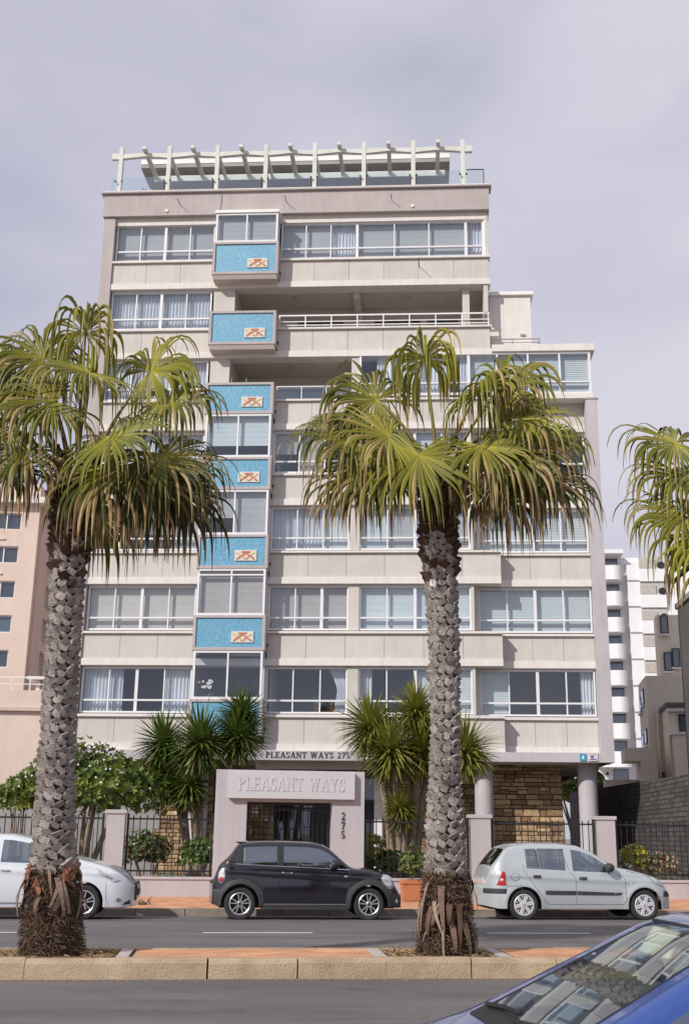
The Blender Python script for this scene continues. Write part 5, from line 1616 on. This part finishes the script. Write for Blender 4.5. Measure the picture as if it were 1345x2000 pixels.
    def dash(s, x0, x1, z, yw=.62):
        MB().prism([(x0, z-.35), (x1, z-.35), (x1, z-.04), (x0+.12, z), (x0, z-.06)], -yw, yw).build('dashboard', M['dash'], s.root, bevel=.02)
        mb = MB()
        c = Vector((x0-.16, .34, z-.02)); u = Vector((0, 1, 0)); v = Vector((-.42, 0, .9)).normalized()
        mb.tube([c+(u*math.cos(a)+v*math.sin(a))*.18 for a in [6.2832*k/20 for k in range(21)]], .014, 6)
        mb.tube([c-u*.17, c, c+u*.17], .018, 6); mb.tube([c, c+Vector((.2, 0, -.08))], .03, 6)
        mb.build('steering_wheel', M['dash'], s.root, smooth=True)
    def mirror(s, x, z, mat, sc=1.0):
        for sg in (-1, 1):
            y = sg*(s.w(x, z)+.01)
            mb = MB()
            mb.lathe([(0, .09*sc), (.05*sc, .08*sc), (.085*sc, .03*sc), (.09*sc, -.03*sc), (.07*sc, -.05*sc), (0, -.05*sc)], 14, axis='x')
            o = mb.build('door_mirror', M[mat] if isinstance(mat, str) else mat, s.root, smooth=True, loc=(x, y+sg*.10*sc, z+.06*sc)); o.scale = (1, 1.15, .9)
            MB().box(x-.03, x+.03, min(y-sg*.03, y+sg*.06), max(y-sg*.03, y+sg*.06), z-.01, z+.03).build('mirror_arm', M['trim'], o).matrix_parent_inverse = o.matrix_basis.inverted()

def rim_disc(wh, ri, sg, back=.06):
    MB().lathe([(.0, -sg*back), (ri, -sg*back)], 28, axis='y').build('brake_disc', M['black'], wh)
def spoke_prism(mb, a, r0, r1, w0, w1, y0, y1):
    c, n = math.cos(a), math.sin(a)
    def p(r_, t, y): return (r_*c-t*n, y, r_*n+t*c)
    b = len(mb.v)
    mb.v += [p(r0, -w0, y0), p(r0, w0, y0), p(r1, w1, y0), p(r1, -w1, y0), p(r0, -w0*.7, y1), p(r0, w0*.7, y1), p(r1, w1*.7, y1), p(r1, -w1*.7, y1)]
    for f in ((0, 3, 2, 1), (4, 5, 6, 7), (0, 1, 5, 4), (1, 2, 6, 5), (2, 3, 7, 6), (3, 0, 4, 7)): mb.f.append([b+i for i in f]); mb.m.append(0)
def rim_spokes(n, double=True, w=.016, gap=.030, mat='rim'):
    def fn(wh, ri, sg):
        rim_disc(wh, ri, sg)
        mb = MB()
        mb.lathe([(ri, sg*.004), (ri-.012, sg*.012), (ri-.026, sg*.004), (ri-.03, -sg*.04)], 36, axis='y')
        mb.lathe([(0, sg*.006), (.036, sg*.004), (.052, -sg*.008), (.052, -sg*.04)], 20, axis='y')
        for k in range(n):
            a = 2*math.pi*k/n+math.pi/2
            if double:
                for q in (-1, 1): spoke_prism(mb, a+q*gap/.12, .045, ri-.014, w, w*.85, -sg*.03, sg*.002)
            else: spoke_prism(mb, a, .04, ri-.014, w*1.3, w*1.9, -sg*.03, sg*.003)
        rm = mb.build('rim', M[mat], wh)
        MB().lathe([(0, sg*.010), (.026, sg*.008), (.028, sg*.002)], 16, axis='y').build('hub_badge', M['dark'], wh)
    return fn
def rim_cover(wh, ri, sg):
    """plastic wheel cover: dished disc with slots between six broad paddles"""
    rim_disc(wh, ri, sg, .03)
    mb = MB()
    mb.lathe([(ri+.004, sg*.004), (ri-.01, sg*.012), (ri-.024, sg*.008), (ri-.028, -sg*.01)], 36, axis='y')
    mb.lathe([(0, sg*.016), (.05, sg*.014), (.085, sg*.004), (.09, -sg*.02)], 24, axis='y')
    for k in range(6):
        a = 2*math.pi*k/6+.2
        spoke_prism(mb, a, .075, ri-.012, .040, .050, -sg*.015, sg*.010)
        spoke_prism(mb, a+math.pi/6, .13, ri-.02, .006, .022, -sg*.02, sg*.004)
    mb.build('wheel_cover', M['hubcap'], wh)
    MB().lathe([(0, sg*.020), (.024, sg*.018), (.026, sg*.01)], 16, axis='y').build('hub_badge', M['rim'], wh)

def car_root(label, s, t, z, rz, cat='car', group='cars parked along the far kerb'):
    return tag(empty('parked_car', S(s, t, z), rz), label, cat, group)

# ---- small black three-door hatchback in front of the portal
rt_ = car_root('small black three door hatchback in front of the entrance portal', 0.38-.52, 23.49, -.075, SYAW)
c = Car(rt_, 3.62, .845, [(0, .60), (.03, .80), (.10, .95), (.22, 1.06), (.30, 1.14), (.44, 1.37), (.56, 1.405), (.8, 1.425), (1.32, 1.435), (1.85, 1.42), (2.08, 1.38), (2.24, 1.29), (2.62, .965), (2.75, .935), (2.95, .915), (3.2, .865), (3.40, .76), (3.52, .62), (3.58, .50), (3.62, .44)],
        [(0, 1.03), (.3, 1.025), (2.7, .925), (3.7, .90)], (.52, 2.985), .300, .355, .235, paint('black_paint', (.012, .010, .018), .2, .14, 1.0), pillar=.085, roofw=.74)
c.build([(.56, 1.20), (1.33, 2.52)], (2.64, 2.14), (.28, .44))
c.quad('pillar_cover', [(1.20, 1.0), (1.33, .995), (1.33, 1.345), (1.20, 1.345)], M['dark'], .003)
c.quad('pillar_cover', [(.40, 1.04), (.56, 1.035), (.56, 1.345), (.50, 1.345)], M['dark'], .003)
c.quad('belt_strip', [(.28, 1.022), (2.62, .922), (2.62, .936), (.28, 1.036)], M['chrome'], .008, 16)
c.seam([(1.26, .97), (1.25, .62), (1.24, .30)]); c.seam([(2.42, .925), (2.44, .62), (2.41, .34)]); c.seam([(1.24, .30), (2.41, .30)]); c.seam([(2.44, .80), (2.62, .86), (3.0, .87), (3.3, .80)])
for xc in c.wheels: c.disc('arch_trim', xc, .30, .455, .455, M['trim'], .016, r0=.79, a0=-6, a1=186, n=28)
c.quad('sill_trim', [(.90, .215), (2.62, .215), (2.60, .285), (.92, .285)], M['trim'], .016, 14)
c.quad('sill_strip', [(.95, .290), (2.56, .290), (2.56, .303), (.95, .303)], M['rim'], .017, 14)
c.quad('bumper_trim', [(.02, .28), (.16, .28), (.13, .56), (.0, .56)], M['trim'], .012)
c.quad('bumper_trim', [(3.40, .24), (3.60, .24), (3.60, .46), (3.45, .50)], M['trim'], .012)
c.disc('tail_light', .155, .80, .07, .135, M['chrome'], .010, tilt=-.12); c.disc('tail_light', .155, .80, .056, .118, M['white_lens'], .016, tilt=-.12); c.disc('tail_light', .150, .745, .046, .055, M['red_lens'], .020, tilt=-.12)
c.disc('headlight', 3.345, .715, .105, .155, M['chrome'], .012, tilt=.75); c.disc('headlight', 3.345, .715, .088, .135, M['clear_lens'], .020, tilt=.75)
c.disc('fog_light', 3.535, .355, .03, .045, M['clear_lens'], .02)
c.quad('door_handle', [(1.30, .858), (1.50, .852), (1.50, .880), (1.30, .886)], M['chrome'], .03, 6)
c.disc('side_repeater', 2.53, .81, .035, .026, M['chrome'], .012)
c.add_wheels(rim_spokes(5, True, .015, .028)); c.seats(1.75, .95, .34); c.dash(2.1, 2.5, .93)
c.mirror(2.30, .955, 'dark', 1.1)
MB().box(.40, .62, -.50, .50, 1.405, 1.43).build('roof_spoiler', c.mat, rt_, bevel=.01)
MB().box(3.55, 3.66, -.28, .28, .34, .46).build('number_plate', M['dark'], rt_, bevel=.006)
MB().tube([(.30, 0, 1.05), (.24, 0, 1.09), (.26, .3, 1.10)], .012, 5).build('rear_wiper', M['black'], rt_)

# ---- silver five-door hatchback at right
rt_ = car_root('pale silver five door hatchback parked at the right', 5.84-.766+.14, 23.80, -.088, SYAW)
c = Car(rt_, 3.80, .82, [(0, .60), (.04, .68), (.08, .88), (.14, .98), (.20, 1.06), (.46, 1.36), (.60, 1.415), (.8, 1.437), (1.09, 1.452), (1.6, 1.452), (1.95, 1.42), (2.2, 1.33), (2.70, 1.02), (2.82, .99), (2.95, .972), (3.29, .895), (3.5, .83), (3.66, .72), (3.74, .62), (3.80, .52)],
        [(0, 1.0), (.8, .975), (1.7, .93), (2.6, .90), (3.8, .88)], (.766, 3.237), .295, .345, .225, paint('silver_paint', (.49, .53, .545), .35, .30, .9), pillar=.085, roofw=.73, shoulder=.07)
c.tail = .38
c.build([(.84, 1.06), (1.085, 1.64), (1.79, 2.56)], (2.72, 2.12), (.16, .44))
c.quad('pillar_cover', [(1.06, .99), (1.085, .99), (1.075, 1.335), (1.05, 1.335)], M['dark'], .002)
c.seam([(1.72, .92), (1.83, .80), (1.835, .30)]); c.seam([(.76, 1.05), (.80, .92), (1.02, .60), (1.20, .38), (1.26, .31)]); c.seam([(1.26, .31), (2.80, .31)]); c.seam([(2.56, .95), (2.84, .82), (2.86, .40), (2.80, .31)]); c.seam([(1.70, .96), (1.60, 1.36)])
c.seam([(3.28, .885), (3.50, .70)]); c.seam([(.42, .64), (.72, .66)]); c.seam([(2.9, .95), (3.4, .845)])
c.quad('side_moulding', [(1.20, .495), (1.825, .492), (1.825, .565), (1.20, .570)], M['trim'], .022, 10); c.quad('side_moulding', [(1.845, .492), (2.75, .490), (2.78, .535), (1.845, .563)], M['trim'], .022, 10)
c.quad('badge', [(2.58, .515), (2.68, .515), (2.68, .535), (2.58, .535)], M['hubcap'], .026, 3)
c.quad('bumper_strip', [(.0, .50), (.40, .505), (.42, .60), (.0, .60)], M['trim'], .018); c.quad('bumper_strip', [(3.64, .46), (3.80, .46), (3.80, .55), (3.66, .575)], M['trim'], .018)
c.quad('tail_light', [(.22, .66), (.41, .66), (.395, .92), (.34, .93)], M['red_lens'], .014); c.quad('tail_light', [(.27, .74), (.36, .74), (.36, .80), (.30, .80)], M['white_lens'], .022, 4)
c.quad('headlight', [(3.44, .815), (3.70, .665), (3.63, .66), (3.46, .71)], M['clear_lens'], .014)
c.disc('fuel_cap', .60, .82, .085, .075, c.mat, .004); c.seam([(.60+.088*math.cos(a), .82+.078*math.sin(a)) for a in [6.2832*k/18 for k in range(19)]], .006)
for x, z in ((.96, .835), (1.90, .805)): c.quad('door_handle', [(x, z-.024), (x+.16, z-.026), (x+.16, z+.026), (x, z+.028)], M['trim'], .028, 6)
c.disc('side_repeater', 2.98, .715, .03, .014, M['white_lens'], .01)
c.add_wheels(rim_cover); c.seats(1.95, 1.05, .34); c.dash(2.3, 2.7, .93); c.mirror(2.50, .945, 'trim', 1.15)
MB().box(.0, .04, -.5, .5, .68, .80).build('number_plate', M['white_lens'], rt_)

# ---- white-silver hatchback at left, half hidden by the palm
rt_ = car_root('white five door hatchback half hidden by left palm trunk', -2.33-3.29, 23.38, -.07, SYAW)
c = Car(rt_, 3.97, .85, [(0, .62), (.04, .78), (.10, .95), (.22, 1.10), (.42, 1.40), (.6, 1.47), (1.1, 1.505), (1.7, 1.50), (2.05, 1.44), (2.3, 1.36), (2.85, 1.10), (3.0, 1.06), (3.27, 1.005), (3.57, .92), (3.78, .81), (3.90, .70), (3.97, .60)],
        [(0, 1.06), (.8, 1.04), (1.6, 1.0), (2.7, .97), (4.0, .95)], (.58, 3.10), .315, .365, .23, paint('white_paint_car', (.66, .69, .73), .15, .33, .9), pillar=.085, roofw=.74, shoulder=.07)
c.build([(.62, 1.42), (1.54, 2.55)], (2.87, 2.18), (.20, .42))
c.seam([(1.48, .98), (1.50, .55), (1.48, .31)]); c.seam([(1.48, .31), (2.55, .31)]); c.seam([(2.6, .96), (2.66, .6), (2.55, .31)]); c.seam([(3.50, .66), (3.52, .34)])
c.quad('headlight', [(3.29, .93), (3.78, .70), (3.66, .665), (3.38, .80)], M['clear_lens'], .014, 10); c.quad('headlight_chrome', [(3.45, .82), (3.64, .735), (3.62, .705), (3.47, .765)], M['chrome'], .022, 5)
c.disc('fog_light', 3.74, .37, .05, .05, M['chrome'], .014)
c.quad('lower_intake', [(3.80, .27), (3.96, .28), (3.95, .36), (3.86, .32)], M['trim'], .012)
c.quad('sill_strip', [(1.0, .285), (2.7, .285), (2.7, .30), (1.0, .30)], M['chrome'], .01, 12)
c.quad('door_handle', [(1.56, .865), (1.74, .86), (1.74, .885), (1.56, .89)], M['chrome'], .028, 6)
c.add_wheels(rim_spokes(5, True, .017, .026)); c.seats(1.85, 1.0, .36); c.dash(2.35, 2.8, 1.0); c.mirror(2.42, 1.0, c.mat, 1.15)
gr = MB().prism([(3.985, .33), (4.04, .34), (4.05, .58), (4.02, .66), (3.985, .66)], -.46, .46).build('grille', M['trim'], rt_, bevel=.01)
for i in range(6): MB().box(4.035, 4.058, -.44, .44, .37+.04*i, .378+.04*i).build('grille_bar', M['chrome'], gr)
MB().prism([(4.03, .42), (4.07, .42), (4.075, .53), (4.035, .53)], -.26, .26).build('number_plate', M['dark'], rt_)

# ---- blue car passing close in the near lane, nose to the left
rt_ = tag(empty('passing_car', S(2.22+2.05, 5.42, -.272), SYAW+math.pi), 'blue car in the near lane cut by the bottom right corner', 'car')
c = Car(rt_, 4.05, .84, [(0, .65), (.05, .85), (.12, .98), (.35, 1.28), (.55, 1.40), (1.0, 1.435), (1.6, 1.43), (1.95, 1.395), (2.05, 1.365), (2.15, 1.32), (2.87, .965), (2.96, .925), (3.1, .875), (3.5, .77), (3.8, .66), (3.95, .58), (4.05, .50)],
        [(0, 1.0), (1.0, .96), (2.8, .90), (4.05, .86)], (.62, 3.20), .31, .36, .23, paint('blue_paint', (.032, .085, .33), .35, .26, 1.0), pillar=.09, roofw=.72, shoulder=.06, crown=.010)
c.vin = .84
c.build([(.62, 1.35), (1.46, 2.62)], (2.89, 2.07), (.16, .42), nx=260)
for xa in (2.055,):
    MB().tube([(xa, v*c.w(xa, c.top(xa))*.9, c.top(xa)+.008) for v in (-.95, -.5, 0, .5, .95)], .010, 6).build('screen_seal', M['black'], rt_)
for sg in (-1, 1):
    MB().tube([(x_, sg*.822*c.w(x_, c.top(x_)), c.top(x_)+.004) for x_ in [2.07+.82*k/12 for k in range(13)]], .004, 6).build('screen_seal', M['black'], rt_)
c.seam([(1.40, .94), (1.42, .31)]); c.seam([(2.66, .88), (2.68, .31)])
c.quad('headlight', [(3.50, .80), (3.85, .66), (3.80, .60), (3.55, .68)], M['clear_lens'], .014)
c.add_wheels(rim_spokes(6, False)); c.seats(1.70, .85, .34); c.dash(2.28, 2.84, .93, .60); c.mirror(2.74, .80, 'black', 1.05)
cw = MB().prism([(2.87, .94), (3.0, .905), (3.0, .925), (2.89, .975)], -.60, .60).build('scuttle', M['black'], rt_, bevel=.006)
for y0, y1 in ((-.52, -.02), (.04, .55)):
    MB().tube([(2.93, y0, .972), (2.90, (y0+y1)/2, .990), (2.885, y1, .998)], .012, 6).build('wiper', M['black'], rt_)
MB().box(2.06, 2.10, -.05, .05, 1.315, 1.335).build('mirror_stalk', M['dash'], rt_)
MB().prism([(2.24, 1.14), (2.29, 1.15), (2.30, 1.24), (2.25, 1.24)], -.13, .13).build('rear_view_mirror', M['dash'], rt_, bevel=.012)
MB().tube([(2.12, 0, 1.32), (2.27, 0, 1.22)], .014, 6).build('mirror_stem', M['dash'], rt_)
for y in (-.38, .30):
    MB().prism([(2.03, 1.335), (2.06, 1.34), (2.12, 1.21), (2.09, 1.205)], y-.20, y+.20).build('sun_visor', M['housepale'], rt_, bevel=.01)
# ================================================================ neighbouring buildings
def frame_at(p0, p1):
    """root at p0 with local x towards p1"""
    d = p1-p0; return math.atan2(d.y, d.x), math.hypot(d.x, d.y)
M['dark_pane'] = glass_mat('dark_pane', (.35, .40, .46), .14)
def simple_window(root, x0, x1, z0, z1, y=0.0, cols=2, mat='frame', depth=.10, dirn=-1, glass='dark_pane', axis='x', sill=True, back='room'):
    """recessed window in a wall facing -y (axis x) or +x (axis y)"""
    f = MB(); t = .045
    def bx(mb, a0, a1, d0, d1, c0, c1):
        if axis == 'x': mb.box(a0, a1, y+d0, y+d1, c0, c1)
        else: mb.box(y-d1, y-d0, a0, a1, c0, c1)
    bx(f, x0, x1, -.02, .05, z1-t, z1); bx(f, x0, x1, -.02, .05, z0, z0+t); bx(f, x0, x0+t, -.02, .05, z0+t, z1-t); bx(f, x1-t, x1, -.02, .05, z0+t, z1-t)
    for i in range(1, cols):
        c_ = x0+(x1-x0)*i/cols; bx(f, c_-.025, c_+.025, -.015, .045, z0+t, z1-t)
    w = f.build('window', M[mat], root)
    for i in range(cols):
        a, b = x0+(x1-x0)*i/cols+.03, x0+(x1-x0)*(i+1)/cols-.03
        p = MB()
        if axis == 'x': p.face([(a, y+.005, z0+.03), (b, y+.005, z0+.03), (b, y+.005, z1-.03), (a, y+.005, z1-.03)])
        else: p.face([(y-.005, a, z0+.03), (y-.005, b, z0+.03), (y-.005, b, z1-.03), (y-.005, a, z1-.03)])
        p.build('pane', M[glass], w)
    s_ = MB(); bx(s_, x0-.02, x1+.02, .052, .06, z0-.02, z1+.02); s_.build('backing', M[back], w)
    if sill:
        s_ = MB(); bx(s_, x0-.08, x1+.08, -.10, -.021, z0-.09, z0-.01); s_.build('sill', M['white'], w)
    return w
def wall_with_holes(root, name, mat, x0, x1, z0, z1, holes, y=0.0, th=.25, axis='x'):
    """wall slab pieced together around its openings (rows of holes with equal heights)"""
    rows = sorted({(h[2], h[3]) for h in holes}); z = z0; mb = MB()
    def bx(a0, a1, c0, c1):
        if axis == 'x': mb.box(a0, a1, y-.10, y+th, c0, c1)
        else: mb.box(y-th, y+.10, a0, a1, c0, c1)
    for r0, r1 in rows:
        bx(x0, x1, z, r0); x = x0
        for h in sorted(q for q in holes if (q[2], q[3]) == (r0, r1)):
            bx(x, h[0], r0, r1); x = h[1]
        bx(x, x1, r0, r1); z = r1
    bx(x0, x1, z, z1)
    return mb.build(name, mat, root)

# ---- pink block at left: tall part set back, lower part with terrace in front
Yp = 47.0
pc = at(79, 1003, Yp)                         # its near right corner
pk = tag(empty('pink_building', (pc.x, pc.y, 0), R(4)), 'salmon pink apartment block behind the left palm', 'building', kind='thing')
HP = pc.z+.35
holes = []
wz = [at(20, y, Yp).z for y in (1290, 1222, 1155, 1087, 1022)]
for k, z in enumerate(wz): holes.append((-2.15+.16*k if k < 2 else -2.0, -.75, z-.32+.0, z+.42))
for k, z in enumerate(wz): holes.append((-5.6, -4.2, z-.32, z+.42))
wall_with_holes(pk, 'front_wall', M['pink'], -9, 0, 0, HP, holes)
for k, (a, b, c_, d) in enumerate(holes): simple_window(pk, a, b, c_, d, 0.02, 2, sill=True, back='room' if k % 5 != 1 else 'slat_blind')
sh_ = [(2.0, 2.9, z-.45, z+.55) for z in [q+.15 for q in wz]]
wall_with_holes(pk, 'side_wall', M['pinkdark'], .25, 12, 0, HP, sh_, y=0.0, axis='y')
for a, b, c_, d in sh_: simple_window(pk, a, b, c_, d, -.05, 2, axis='y', sill=True)
MB().box(-9.3, .45, -.45, 12.2, HP+.002, HP+.28).build('cornice', M['band'], pk, bevel=.02)
MB().box(-8.6, -.1, .2, 11.6, HP+.282, HP+1.0).build('roof_parapet', M['pink'], pk)
for k, z in enumerate(wz):
    MB().box(-1.75, -1.35, -.16, -.101, z+.70, z+.76).build('wall_vent', M['band'], pk)
lw = tag(empty('pink_annex', (at(0, 1380, 38).x-6, 38.0, 0), R(4)), 'low pink annex with railed terrace at left edge', 'building', kind='thing')
za, zb = at(40, 1385, 38).z, at(40, 1345, 38).z
MB().box(0, 8.3, 0, 5, 0, za-.02).build('wall', M['pink'], lw)
MB().box(-.1, 8.4, -.14, 5, za-.018, za+.10).build('ledge', M['pinkdark'], lw)
MB().box(0, 8.3, -.05, .2, za+.102, zb).build('terrace_parapet', M['pink'], lw)
rl_ = MB().box(0, 8.2, .0, .04, zb+.42, zb+.46).build('terrace_rail', M['white'], lw)
MB().box(0, 8.2, .0, .04, zb+.20, zb+.23).build('rail_bar', M['white'], rl_)
for i in range(14): MB().box(.2+.6*i, .24+.6*i, .0, .04, zb+.002, zb+.42).build('rail_post', M['white'], rl_)
rm = MB().box(6.55, 8.6, 2.2, 4.6, zb-.5, zb+.62).build('terrace_room', M['pinkdark'], lw)
MB().box(6.3, 8.8, 1.8, 4.8, zb+.622, zb+.72).build('room_roof', M['white'], rm)
MB().box(6.6, 6.72, 2.08, 2.19, zb-.4, zb+.6).build('door_frame', M['white'], rm)
MB().box(7.15, 7.27, 2.08, 2.19, zb-.4, zb+.6).build('door_frame', M['white'], rm)
MB().box(6.74, 7.13, 2.1, 2.18, zb-.4, zb+.5).build('door', M['room'], rm)
gw = tag(empty('garage_wall', (at(-40, 1560, 34).x-4, 34.2, 0), R(3)), 'grey ribbed garage front below the pink annex', 'garage', kind='thing')
zg = at(30, 1530, 34.2).z
MB().box(0, 9.2, 0, .3, 1.62, zg).build('wall', M['greywall'], gw)
for i in range(20): MB().box(.1+.45*i, .1+.45*i+.43, -.03, .25, .05, 1.615).build('door_slat', M['greywall'], gw)

# ---- white tower with rounded balconies far right
Yw = 92.0
wp = at(1200, 1300, Yw)
wt_ = tag(empty('white_tower', (wp.x, wp.y, 0), R(-4)), 'white apartment tower with curved balconies beyond the right side', 'building', kind='thing')
lev = [at(1205, y, Yw).z for y in (1130, 1181, 1232, 1284, 1336, 1388, 1440)]
st_ = lev[0]-lev[1]; ztop = lev[0]+st_*.95
sc_ = Yw*1.02/FPX
MB().box(-1.6, 5.0, 1.4, 9, 0, ztop).build('wall', M['whitewall'], wt_)
MB().box(-2.2, 1.15, -.2, 9, ztop+.002, ztop+.35).build('roof_slab', M['whitewall'], wt_, bevel=.03)
for i, z in enumerate(lev + [lev[-1]-st_, lev[-1]-2*st_]):
    n = 14; pts = [(-1.6, 1.4)]+[(-1.6, -.0)]+[(.25+.75*math.sin(a), .45-.75*math.cos(a)+.0) for a in [R(90*k/n) for k in range(n+1)]]+[(1.0, 1.4)]
    b = MB().prism(pts, z-.12, z+.04, axis='z').build('balcony_slab', M['whitewall'], wt_)
    inner = [(x*.93-.06, .12+y_*.93) for x, y_ in pts[1:-1]]
    pm = MB(); o_ = pts[1:]
    for (x0, y0), (x1, y1) in zip(o_, o_[1:]): 
        pm.face([(x0, y0, z+.04), (x1, y1, z+.04), (x1, y1, z+1.10), (x0, y0, z+1.10)])
        pm.face([(x0*.94, y0*.94+.08, z+.04), (x0*.94, y0*.94+.08, z+1.10), (x1*.94, y1*.94+.08, z+1.10), (x1*.94, y1*.94+.08, z+.04)])
        pm.face([(x0, y0, z+1.10), (x1, y1, z+1.10), (x1*.94, y1*.94+.08, z+1.10), (x0*.94, y0*.94+.08, z+1.10)])
    pm.build('balcony_parapet', M['whitewall'], b)
    simple_window(wt_, -.35, .85, z+.2, z+2.0, 1.36, 1, mat='dark', sill=False)
    MB().box(-.95, -.75, 1.2, 1.39, z+1.55, z+1.75).build('wall_lamp', M['dark'], wt_)
w2 = MB().box(1.5, 12, .7, 8, 0, ztop-.6).build('side_wing', M['whitewall'], wt_)
for z in lev + [lev[-1]-st_]:
    MB().box(2.5, 4.6, .45, .69, z-.15, z+.95).build('wing_parapet', M['whitewall'], w2)
    MB().box(2.5, 4.6, .60, .698, z+.952, z+2.05).build('wing_recess', M['grey_blind'], w2)
    MB().box(2.6, 3.8, .50, .595, z+1.0, z+1.75).build('wing_window', M['edging'], w2)
    MB().lathe([(0, -.25), (.28, -.25), (.30, 0)], 14, axis='y').build('fan_unit', M['dark'], w2, loc=(4.3, .6, z+1.25))
    MB().box(1.5, 2.48, .66, .698, z-.10, z+.02).build('string_course', M['greywall'], w2)

# ---- beige house at right behind the dark wall
Yh = 52.0
hp = at(1258, 1300, Yh)
hs = tag(empty('beige_house', (hp.x, hp.y, 0), R(-8)), 'beige house with curved porch hood and small dark windows at right', 'building', kind='thing')
def hz(y): return at(1258, y, Yh).z
def hx(x): return (x-1258)*Yh*1.0/FPX*1.02
# tall rear block, its front facing the street and its left flank in shade
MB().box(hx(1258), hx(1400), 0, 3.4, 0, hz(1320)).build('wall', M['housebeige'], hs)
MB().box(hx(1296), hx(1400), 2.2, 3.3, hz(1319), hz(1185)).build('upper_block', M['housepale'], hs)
for x, y in ((1303, 1205), (1306, 1280), (1322, 1272)):
    simple_window(hs, hx(x), hx(x)+.36, hz(y)-.45, hz(y)+.45, 2.08, 1, mat='dark', sill=True)
for x, y in ((1234, 1365), (1246, 1355), (1238, 1442), (1250, 1436)):
    yy = (1258-x)*.115*.9+.1; fo = MB().box(-.05, -.002, yy-.42, yy+.42, hz(y)-.36, hz(y)+.36).build('window', M['dark'], hs)
    MB().box(-.062, -.052, yy-.34, yy+.34, hz(y)-.28, hz(y)+.28).build('pane', M['bluegrey_glass'], fo)
    MB().box(-.12, -.002, yy-.5, yy+.5, hz(y)-.46, hz(y)-.37).build('sill', M['white'], fo)
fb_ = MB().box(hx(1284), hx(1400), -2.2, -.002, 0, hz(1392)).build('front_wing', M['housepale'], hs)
MB().box(hx(1280), hx(1400), -2.45, -.0, hz(1392)+.002, hz(1384)).build('wing_roof', M['darkgrey'], fb_)
MB().box(hx(1281), hx(1400), -2.35, -2.22, hz(1400), hz(1393)).build('gutter', M['white'], fb_)
simple_window(hs, hx(1302), hx(1340), hz(1440), hz(1405), -2.28, 2, mat='dark', sill=False, back='curtain')
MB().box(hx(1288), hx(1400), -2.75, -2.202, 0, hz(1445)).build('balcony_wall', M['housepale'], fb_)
MB().box(hx(1284), hx(1400), -2.82, -2.15, hz(1445)+.002, hz(1440)).build('balcony_coping', M['white'], fb_)
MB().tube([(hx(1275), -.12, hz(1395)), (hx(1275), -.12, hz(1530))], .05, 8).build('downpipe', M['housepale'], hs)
for x in (1262, 1274): simple_window(hs, hx(x), hx(x)+.2, hz(1532), hz(1508), -.06, 1, mat='dark', sill=False)
hood = [(hx(1205), hz(1492)), (hx(1205), hz(1468))] + [(hx(1240)+(hx(1262)-hx(1240))*math.sin(R(a)), hz(1488)+(hz(1466)-hz(1488))*math.cos(R(a))) for a in range(0, 91, 10)] + [(hx(1262), hz(1545)), (hx(1232), hz(1545)), (hx(1232), hz(1492))]
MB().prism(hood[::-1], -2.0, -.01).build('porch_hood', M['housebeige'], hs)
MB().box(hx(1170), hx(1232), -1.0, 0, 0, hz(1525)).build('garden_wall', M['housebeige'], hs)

# ---- dark rendered gable cutting in at the right edge
dp = at(1320, 1200, 40.0)
dg = tag(empty('dark_gable', (dp.x+.05, 40.0, 0), R(-3.3)), 'dark grey gable end at the right picture edge', 'building', kind='thing')
MB().box(0, 8, -8, 0, 0, at(1322, 1190, 40).z).build('wall', M['darkgrey'], dg)
MB().box(-.08, 8, -8.05, .06, at(1322, 1190, 40).z+.002, at(1322, 1180, 40).z).build('coping', M['greywall'], dg)

# ---- dark brick boundary wall running back along the drive
bw0, bw1 = Vector((8.75, 30.6, 0)), Vector((10.0, 55.0, 0))
an, ln_ = frame_at(bw0, bw1)
bwall = tag(empty('brick_wall', bw0, an), 'dark grey brick boundary wall running back along the drive', 'wall', kind='thing')
mb = MB()
for i in range(12):
    a, b = ln_*i/12, ln_*(i+1)/12
    z0, z1 = 3.15+.4*i/12, 3.15+.4*(i+1)/12
    mb.prism([(a, 0.0), (b, 0.0), (b, z1), (a, z0)], -.30, 0)
M['darkbrick2'] = brick_mat('dark_brick_courses', (0.055, 0.05, 0.05), (0.11, 0.10, 0.10), (0.026, 0.024, 0.024), 1.0, .50, .13, .016, .9, 'xz', .9)
mb.build('wall', M['darkbrick2'], bwall)
# tree seen under the building beyond the drive
shrub('garden_tree', 'small green tree seen past the right column under the building', (1128, 1540), 58, (1.6, 1.2, 1.3), 300, .28, .09, CG, 31, group='greenery')

# ---- scraps on the pavement
pz = MB(); rg = random.Random(5)
for i in range(16):
    a = Vector((rg.uniform(-.16, .16), rg.uniform(-.1, .1), .01)); d = Vector((rg.uniform(-1, 1), rg.uniform(-.4, .4), rg.uniform(.1, .9)))*rg.uniform(.12, .26); s_ = Vector((-d.y, d.x, .3)).normalized()*.02
    pz.face([a-s_, a+s_, a+d*.6+s_*1.3, a+d+s_*.2]); pz.face([a+s_, a-s_, a+d-s_*.2, a+d*.6-s_*1.3])
o = pz.build('palm_debris', M['peel'], loc=S(-1.62, 25.9, .015), rz=SYAW)
tag(o, 'small heap of dried palm husk on the red pavement', 'debris')
